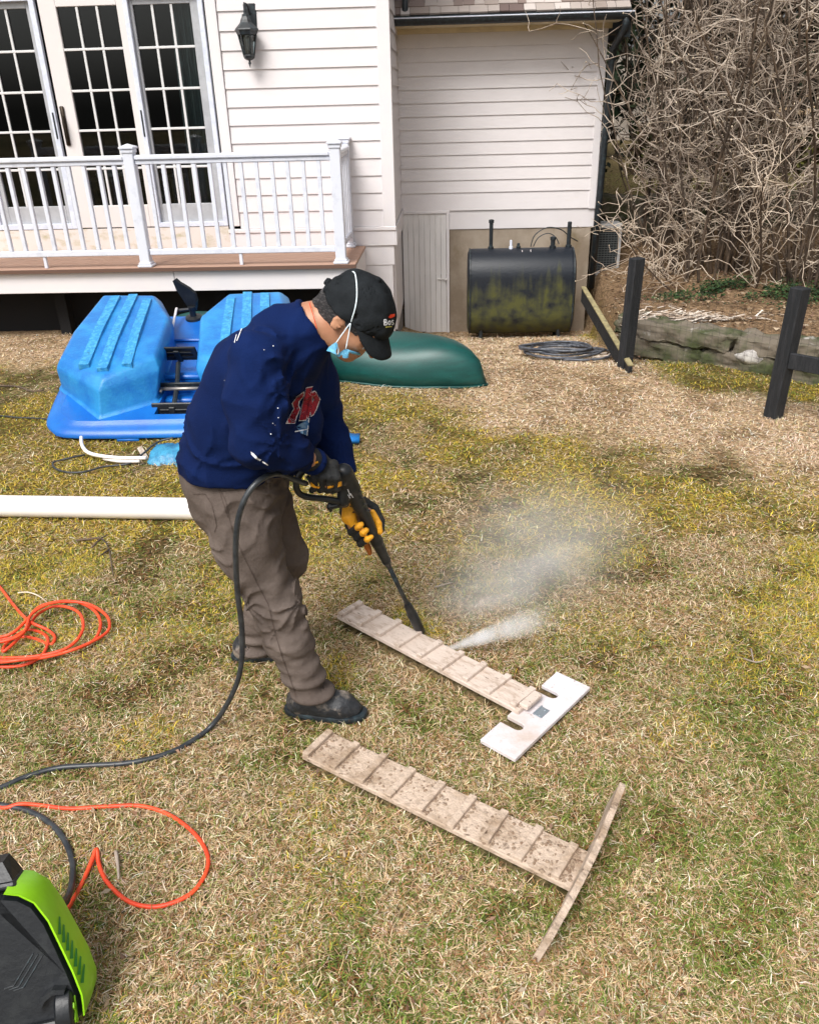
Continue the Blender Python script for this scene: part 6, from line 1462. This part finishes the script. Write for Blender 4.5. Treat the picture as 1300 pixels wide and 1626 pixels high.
for (a, b, c, d_) in ((552, 777, 556, 787), (556.5, 784, 560.5, 790), (552.5, 785.5, 555.5, 791)):
    p_, q_ = P(a, b, 2.305), P(c, d_, 2.308); h_ = GB.hit(a, b, off=.001); k_ = GB.hit(c, d_, off=.001)
    if h_ is not None and k_ is not None: mb.tube([h_, k_], .0016, 5)
if mb.v: gun_child(mb.build('white_marking', M['white_felt'], None))

# ------------------------------------------------------------------ water: jet off the board and drifting mist
def volume(name, verts_fn, dens, label, cat, nscale, seed, falloff, col=(.95, .96, .98), aniso=-.15):
    m = bpy.data.materials.new(name); m.use_nodes = True; N = m.node_tree.nodes; L = m.node_tree.links; N.remove(N['Principled BSDF'])
    vp = N.new('ShaderNodeVolumePrincipled'); vp.inputs['Color'].default_value = (*col, 1); vp.inputs['Anisotropy'].default_value = aniso
    tc = N.new('ShaderNodeTexCoord'); no = N.new('ShaderNodeTexNoise'); no.inputs['Scale'].default_value = nscale; no.inputs['Detail'].default_value = 4; L.new(tc.outputs['Object'], no.inputs[0])
    mr = N.new('ShaderNodeMapRange'); mr.inputs[1].default_value = .25; mr.inputs[2].default_value = .80; L.new(no.outputs[0], mr.inputs[0])
    gr = N.new('ShaderNodeTexGradient'); gr.gradient_type = 'QUADRATIC_SPHERE' if falloff == 's' else 'LINEAR'; L.new(tc.outputs['Object'], gr.inputs[0])
    if falloff == 's': ln = gr.outputs['Fac']
    else: inv = N.new('ShaderNodeMath'); inv.operation = 'SUBTRACT'; inv.inputs[0].default_value = 1.12; L.new(gr.outputs['Fac'], inv.inputs[1]); ln = inv.outputs[0]
    a_ = N.new('ShaderNodeMath'); a_.operation = 'MULTIPLY'; L.new(mr.outputs[0], a_.inputs[0]); L.new(ln, a_.inputs[1])
    b_ = N.new('ShaderNodeMath'); b_.operation = 'MULTIPLY'; L.new(a_.outputs[0], b_.inputs[0]); b_.inputs[1].default_value = dens; L.new(b_.outputs[0], vp.inputs['Density']); L.new(vp.outputs[0], N['Material Output'].inputs['Volume'])
    mb = MB(); verts_fn(mb); o = mb.build(name, m, None, True); return tag(o, label, cat, kind='stuff')
def jet_falloff(o):
    m = o.data.materials[0]; N = m.node_tree.nodes; L = m.node_tree.links; vp = [n for n in N if n.type == 'PRINCIPLED_VOLUME'][0]; last = vp.inputs['Density'].links[0].from_node
    tc = [n for n in N if n.type == 'TEX_COORD'][0]; s = N.new('ShaderNodeSeparateXYZ'); L.new(tc.outputs['Object'], s.inputs[0])
    def mth(op, a, b=None):
        n = N.new('ShaderNodeMath'); n.operation = op
        for i, q in enumerate((a, b)):
            if q is None: continue
            if isinstance(q, (int, float)): n.inputs[i].default_value = q
            else: L.new(q, n.inputs[i])
        return n.outputs[0]
    r2 = mth('ADD', mth('MULTIPLY', s.outputs['Y'], s.outputs['Y']), mth('MULTIPLY', s.outputs['Z'], s.outputs['Z'])); R = mth('ADD', mth('MULTIPLY', s.outputs['X'], .13), .022)
    f = mth('MAXIMUM', mth('SUBTRACT', 1.0, mth('DIVIDE', r2, mth('MULTIPLY', R, R))), 0.0); f = mth('MULTIPLY', f, f)
    e = mth('MAXIMUM', mth('SUBTRACT', 1.0, s.outputs['X']), 0.0); e = mth('POWER', e, .8)
    L.new(mth('MULTIPLY', last.outputs[0], mth('MULTIPLY', f, e)), vp.inputs['Density'])
def sphere(mb):
    bm = bmesh.new(); bmesh.ops.create_icosphere(bm, subdivisions=3, radius=1.0); bm.verts.index_update(); mb.add([v.co.copy() for v in bm.verts], [tuple(v.index for v in f.verts) for f in bm.faces]); bm.free()
def place(o, c, ax, r):
    x = V(ax).normalized(); z = Vector((0, 0, 1)); y = z.cross(x).normalized(); z = x.cross(y)
    o.matrix_world = Matrix(((x.x * r[0], y.x * r[1], z.x * r[2], c[0]), (x.y * r[0], y.y * r[1], z.y * r[2], c[1]), (x.z * r[0], y.z * r[1], z.z * r[2], c[2]), (0, 0, 0, 1)))
o = volume('water_mist', sphere, 4.4, 'pale mist of water droplets drifting over the lawn beyond the ramp', 'mist', 2.2, 1, 's'); place(o, P(850, 880, 2.95), (1, .35, .25), (.62, .42, .46))
o = volume('water_mist', sphere, 7.0, 'thin haze of spray low over the grass near the nozzle', 'mist', 2.6, 1, 's'); place(o, P(770, 950, 2.85), (1, .35, .0), (.36, .24, .15))
j0 = P(712, 1030, 2.54); j1 = P(868, 978, 2.50)
def cone(mb): mb.lathe((0, 0, 0), [(.03, 0), (.06, .2), (.10, .5), (.14, .8), (.16, 1.0)], 20, axis='X')
o = volume('water_jet', cone, 130, 'white jet of water bouncing off the washed ramp towards the grass', 'water jet', 5, 2, 'l'); dj = j1 - j0; Lj = float(np.linalg.norm(dj)); place(o, j0, dj, (Lj * 1.1, .55, .55)); jet_falloff(o)
j0 = gN + gd * .002; j1 = P(716, 1040, 2.52)
o = volume('water_jet', cone, 150, 'short burst of water leaving the nozzle and striking the ramp', 'water jet', 5, 2, 'l'); dj = j1 - j0; Lj = float(np.linalg.norm(dj)); place(o, j0, dj, (Lj * 1.3, .35, .2)); jet_falloff(o)
mb = MB(); rr = random.Random(4)
for k in range(500):
    t = rr.random() ** .8; q = P(690 + 190 * t + rr.gauss(0, 10 + 20 * t), 1035 - 62 * t + rr.gauss(0, 6 + 22 * t), 2.54 - .04 * t + rr.gauss(0, .04)); s = rr.uniform(.0006, .0016)
    mb.add([(q[0] + a * s, q[1] + b * s, max(q[2], .03) + c * s) for a, b, c in ((1, 0, 0), (-1, 0, 0), (0, 1, 0), (0, -1, 0), (0, 0, 1), (0, 0, -1))], [(0, 2, 4), (2, 1, 4), (1, 3, 4), (3, 0, 4), (2, 0, 5), (1, 2, 5), (3, 1, 5), (0, 3, 5)])
tag(mb.build('water_droplets', M['string']), 'tiny water droplets flying around the jet', 'droplets', kind='stuff')

# ------------------------------------------------------------------ grass, last of all
XR = (.45, .58, .0)
blades(420000, XR, (.85, 3.4), dens_dead, (.014, .044), (.0014, .0028), .12, dead_cols, 'dead_grass', 'matted straw coloured dead grass over the near lawn', .28, 1)
blades(420000, XR, (3.4, 10.5), dens_dead, (.018, .048), (.0017, .0032), .14, dead_cols, 'dead_grass', 'matted straw coloured dead grass over the far lawn', .28, 2)
blades(330000, XR, (.85, 3.4), dens_green, (.012, .036), (.0014, .0028), .55, green_cols, 'green_grass', 'short green and yellow grass tufts over the near lawn', .35, 3)
blades(420000, XR, (3.4, 13.5), dens_green, (.015, .038), (.0018, .0036), .55, green_cols, 'green_grass', 'short green and mossy grass tufts over the far lawn', .35, 4)
